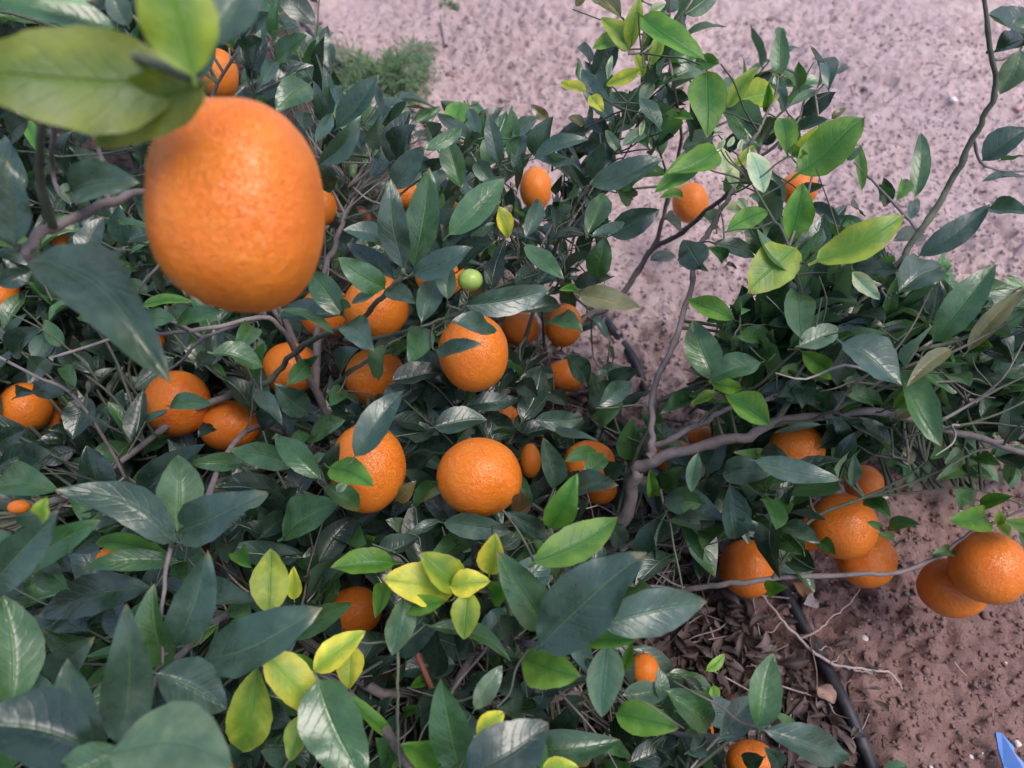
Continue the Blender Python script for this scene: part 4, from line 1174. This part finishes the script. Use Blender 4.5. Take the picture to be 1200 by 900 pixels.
# fine crumbs: jittered blocks, all at once
NB = 62000
wx = rng.uniform(-.75, 1.25, NB); wy_ = rng.uniform(.02, 1.75, NB) ** 1.0
side_ = HN[0] * wx + HN[1] * wy_ - HC
keep_ = (side_ > -.03) & (rng.random(NB) < .30 + 1.0 * vnoise(wx * 6, wy_ * 6, 44)) & (rng.random(NB) < np.clip(1.25 - wy_ * .45, .3, 1))
wx = wx[keep_]; wy_ = wy_[keep_]; nb = len(wx)
CB = np.array([[x_, y_, z_] for x_ in (-1, 1) for y_ in (-1, 1) for z_ in (-1, 1)], float) * .5
CF = np.array([[0, 1, 3, 2], [4, 6, 7, 5], [0, 4, 5, 1], [2, 3, 7, 6], [0, 2, 6, 4], [1, 5, 7, 3]])
sz = rng.uniform(.0014, .0044, nb) * np.where(rng.random(nb) < .05, 1.8, 1)
VB = CB[None] * (1 + rng.normal(0, .30, (nb, 8, 3)))
aa = rng.random(nb) * 6.28; ca, sa_ = np.cos(aa)[:, None], np.sin(aa)[:, None]
bx_ = VB[..., 0] * ca - VB[..., 1] * sa_; by_ = VB[..., 0] * sa_ + VB[..., 1] * ca
bz_ = VB[..., 2] * .8 + bx_ * rng.normal(0, .4, nb)[:, None]
VB = np.stack([bx_, by_, bz_], -1) * sz[:, None, None]
VB += np.stack([wx, wy_, gh(wx, wy_) + sz * .12], -1)[:, None, :]
cr.add(VB.reshape(-1, 3), (CF[None] + (np.arange(nb) * 8)[:, None, None]).reshape(-1, 4), None, (1, 1, 1))
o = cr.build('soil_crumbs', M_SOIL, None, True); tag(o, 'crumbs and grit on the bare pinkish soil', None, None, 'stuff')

o = gr_.build('grit', M_STONE, None, False); tag(o, 'pale and dark grains of grit scattered on the soil', None, None, 'stuff')
def stone(x, y, r, c, name, label, cat, sq=(1, 1, .7)):
    p = ground(x, y)
    bm = bmesh.new(); bmesh.ops.create_icosphere(bm, subdivisions=2, radius=1.0)
    for v in bm.verts:
        n_ = mnoise.noise(v.co * 1.5 + Vector((x, y, 0)))
        v.co = Vector((v.co.x * sq[0], v.co.y * sq[1], v.co.z * sq[2])) * r * (1 + .35 * n_)
    V = [v.co[:] for v in bm.verts]; F = np.array([[v.index for v in f.verts] for f in bm.faces]); bm.free()
    o = mesh_obj(name, V, F, M_STONE, None, False, None, c)
    o.location = (p[0], p[1], p[2] + r * .25)
    tag(o, label, cat)
    return o
stone(1112, 128, .0068, (.74, .68, .70), 'pebble', 'larger pale pebble on the bare soil at upper right', 'pebble')
stone(1058, 115, .0058, (.66, .62, .64), 'pebble', 'smaller pale pebble on the bare soil, left of the larger one', 'pebble')
stone(1190, 132, .0075, (.50, .26, .25), 'pebble', 'reddish pebble by the branch at the right edge', 'pebble')
stone(1191, 872, .0036, (.60, .52, .50), 'pebble', 'tiny pale pebble above the blue plastic scrap at lower right', 'pebble')
stone(1011, 750, .004, (.50, .45, .44), 'pebble', 'grey pebble beside the forked dry twig at lower right', 'pebble')
stone(1012, 107, .0065, (.10, .075, .08), 'clod', 'dark crumbly clod on the bare soil at upper right', 'clod')
stone(906, 22, .010, (.17, .12, .12), 'clod', 'dark flat clod near the top edge of the soil', 'clod', (1.5, .9, .5))
stone(647, 4, .011, (.10, .08, .09), 'clod', 'dark clod at the top edge left of the young shoots', 'clod', (.8, 1.2, .5))
stone(528, 90, .009, (.20, .12, .12), 'clod', 'reddish brown clod right of the feathery weed', 'clod')

# ------------------------------------------------------------------ forked dry twig
def ground_tube(rows, lift=.006, n=5):
    P = []
    for x, y, r, h in rows:
        p = ground(x, y); p[2] += lift + h; P.append([*p, r])
    S = spline(np.array(P), n); return S
dt = empty('dry_twig', tuple(ground(930, 750))); tag(dt, 'pale bare forked dry twig lying over the hose and litter', 'twig')
DL = np.array(dt.location)
def twig_part(name, rows, mat=M_DRY):
    S = ground_tube(rows)
    S[:, :3] += rng.normal(0, .0006, (len(S), 3))
    V, F = tube(S[:, :3], S[:, 3] * .78 / 1000, 7, .3)
    mesh_obj(name, V - DL, F, mat, dt)
twig_part('main_stem', [(845,690,1.5,.03),(880,712,1.7,.03),(905,738,1.9,.028),(932,756,2.1,.024),(962,781,2.1,.018),(985,791,1.9,.012),(1012,795,1.7,.006),(1035,798,1.3,.004),(1056,811,.8,.003)])
twig_part('side_shoot', [(932,756,1.6,.024),(950,750,1.3,.026),(968,735,1.2,.028),(986,720,1.1,.03),(993,705,.9,.03),(1007,688,.7,.03)])
twig_part('side_shoot', [(952,773,1.0,.02),(960,770,.8,.022),(965,776,.5,.024)])
twig_part('side_shoot', [(968,786,1.0,.017),(975,778,.5,.022)])
twig_part('side_shoot', [(985,790,1.1,.012),(1000,796,.9,.01),(1012,798,.6,.006)])

S = ground_tube([(918,819,1.3,.004),(935,826,1.2,.006),(955,828,1.0,.006),(972,833,.7,.004)])
V, F = tube(S[:, :3], S[:, 3] / 1000, 7, .2); o = mesh_obj('dry_twig', V, F, M_DRY); tag(o, 'short pale dry twig left of the hose near the bottom', 'twig')
S = ground_tube([(1086,77,1.6,.002),(1095,80,1.8,.003),(1104,82,1.2,.002)])
V, F = tube(S[:, :3], S[:, 3] / 1000, 7, .3); o = mesh_obj('dry_twig', V, F, M_DRY); tag(o, 'very short broken twig on the bare soil at upper right', 'twig')
S = ground_tube([(1117,777,.9,.002),(1124,786,1.0,.003),(1133,793,.6,.002)])
V, F = tube(S[:, :3], S[:, 3] / 1000, 7, .3); o = mesh_obj('dry_twig', V, F, M_DRY); tag(o, 'tiny straw piece on the brown soil right of the forked dry twig', 'twig')
S = ground_tube([(377,30,1.6,.004),(382,45,1.8,.006),(389,62,1.2,.004)])
V, F = tube(S[:, :3], S[:, 3] / 1000, 7, .3); o = mesh_obj('dry_twig', V, F, M_DRY); tag(o, 'pale dry twig beside the hose left of the feathery weed', 'twig')

# stake of wood near the small weed
p0 = ground(518, 30); p1 = ground(523, 58); d = p1 - p0
S = np.array([p0 + UP * .012, p0 + d * .5 + UP * .010, p1 + UP * .006])
V, F = tube(spline(S, 3), np.full(7, .0042), 6, .2)
F = np.vstack([F, [[0, 1, 2, 3]], [[0, 3, 4, 5]]])
o = mesh_obj('wood_chip', V, F, M_DRY); tag(o, 'pale wood splinter under the small leafy weed at the top', 'wood chip')

# brown dead leaf by the hose
for (x, y, x2, y2, wd, c, lab) in [(924,692,953,703,.016,(.24,.13,.06),'brown curled dead leaf beside the hose below the bare branch'),
                                   (936,716,952,708,.016,(.33,.27,.27),'grey dead leaf lying on the hose'),
                                   (952,812,972,830,.018,(.22,.14,.11),'brown dead leaf left of the hose near the bottom'),
                                   (740,180,775,176,.0,(.2,.2,.2),None)]:
    if lab is None: continue
    p0 = ground(x, y) + UP * .018; p1 = ground(x2, y2) + UP * .016
    V, F, uv = leaf_geo(p0, p1, wd, nrm(UP + rng.normal(0, .2, 3)), .9, .12, .05, .6, .1, 9, 5, .05)
    o = mesh_obj('dead_leaf', V - p0, F, M_LITTER, None, True, uv, c); o.location = tuple(p0); tag(o, lab, 'dead leaf')

# ------------------------------------------------------------------ blue plastic scrap
q = [(1153, 866), (1160, 868), (1177, 882), (1178, 888), (1196, 906), (1202, 925), (1178, 925), (1170, 900), (1161, 884)]
top = []; rise = [.020, .020, .015, .014, .012, .010, .006, .006, .012]
for (x, y), h in zip(q, rise):
    p = ground(x, y); top.append([p[0], p[1], .004 + h])
top = np.array(top); bot = top - np.array([0, 0, .0022])
nq = len(q)
bmv = np.vstack([top, bot])
faces = [list(range(nq)), list(range(2 * nq - 1, nq - 1, -1))] + [[i, i + nq, (i + 1) % nq + nq, (i + 1) % nq] for i in range(nq)]
o = mesh_obj('plastic_scrap', bmv, faces, M_BLUE, None, False); tag(o, 'torn blue plastic scrap on the soil at the lower right corner', 'plastic scrap')

# ------------------------------------------------------------------ feathery weed
def weed(cx, cy, rad, n, label, c, feathery=True, lean=.5):
    base = ground(cx, cy)
    root = empty('weed', tuple(base)); tag(root, label, 'weed')
    B = np.array(root.location)
    st = Pile(); lf = Pile()
    for i in range(n):
        a = random.random() * 6.28; L = rad * random.uniform(.55, 1.15)
        h = random.uniform(.15, .9)
        out = np.array([math.cos(a), math.sin(a), 0])
        pts = [base, base + out * L * .35 + UP * L * .45 * h, base + out * L * .75 + UP * L * .6 * h, base + out * L + UP * L * .4 * h]
        S = spline(np.array(pts), 5)
        V, F = tube(S, np.linspace(.0011, .0004, len(S)), 5); st.add(V - B, F, None, jit_tint(c, .2))
        for k in range(2, len(S)):
            for sgn in (-1, 1):
                t = nrm(S[k] - S[k - 1]); sd_ = nrm(np.cross(t, UP))
                LL = rad * random.uniform(.10, .26)
                d = nrm(t * .8 + sd_ * sgn + rng.normal(0, .25, 3))
                for m in range(3 if feathery else 1):
                    dd = nrm(d + rng.normal(0, .35, 3))
                    V, F, uv = leaf_geo(S[k], S[k] + dd * LL, LL * (.09 if feathery else .5), nrm(UP + rng.normal(0, .3, 3)), .2, .1, 0, .2, .02, 5, 3, 0)
                    lf.add(V - B, F, uv, jit_tint(c, .3))
    st.build('stem', M_LITTER, root)
    o = lf.build('leaves', M_LEAF, root); o['kind'] = 'stuff'
weed(448, 85, .125, 30, 'feathery green weed on the soil at the top beside the hose', (.12, .19, .085))
weed(515, 12, .045, 8, 'small dark leafy weed at the top edge above the wood splinter', (.06, .13, .05), False)

# ground herbs under the right-hand branches
for (x, y, r, lab) in [(1095, 450, .16, 'low green herb clump under the branches at right'), (1165, 480, .17, 'low green herb clump at the right edge below the olive leaf'), (1010, 460, .13, 'low green herb clump behind the forked right-hand branch')]:
    weed(x, y, r, 13, lab, (.055, .14, .045), False)

# seedlings sprouting from the litter
def seedling(x, y, rows, label):
    b0 = ground(x, y + 8); root = empty('seedling', tuple(b0)); tag(root, label, 'seedling')
    B = np.array(root.location)
    top = ground(x, y) + UP * .03
    V, F = tube(spline(np.array([b0, (b0 + top) / 2 + rng.normal(0, .003, 3), top]), 4), np.full(9, .0008), 5)
    mesh_obj('stem', V - B, F, M_TWIG, root)
    for (ax_, ay_, bx_, by_, wp) in rows:
        z = gz(ay_) - .05
        V, F, uv = leaf_geo(at(ax_, ay_, z), at(bx_, by_, z + .004), wp * z / FPX, nrm(UP * .6 - FV), .2, .06, .05, .2, .02, 9, 5)
        mesh_obj('leaf', V - B, F, M_LEAF, root, True, uv, jit_tint((.20, .36, .04), .1))
seedling(838, 782, [(828,786,849,766,13),(838,772,848,777,9)], 'bright green seedling in the litter, upper of the two small ones')
seedling(838, 815, [(836,803,840,822,13)], 'bright green seedling with one leaf, lower in the litter')
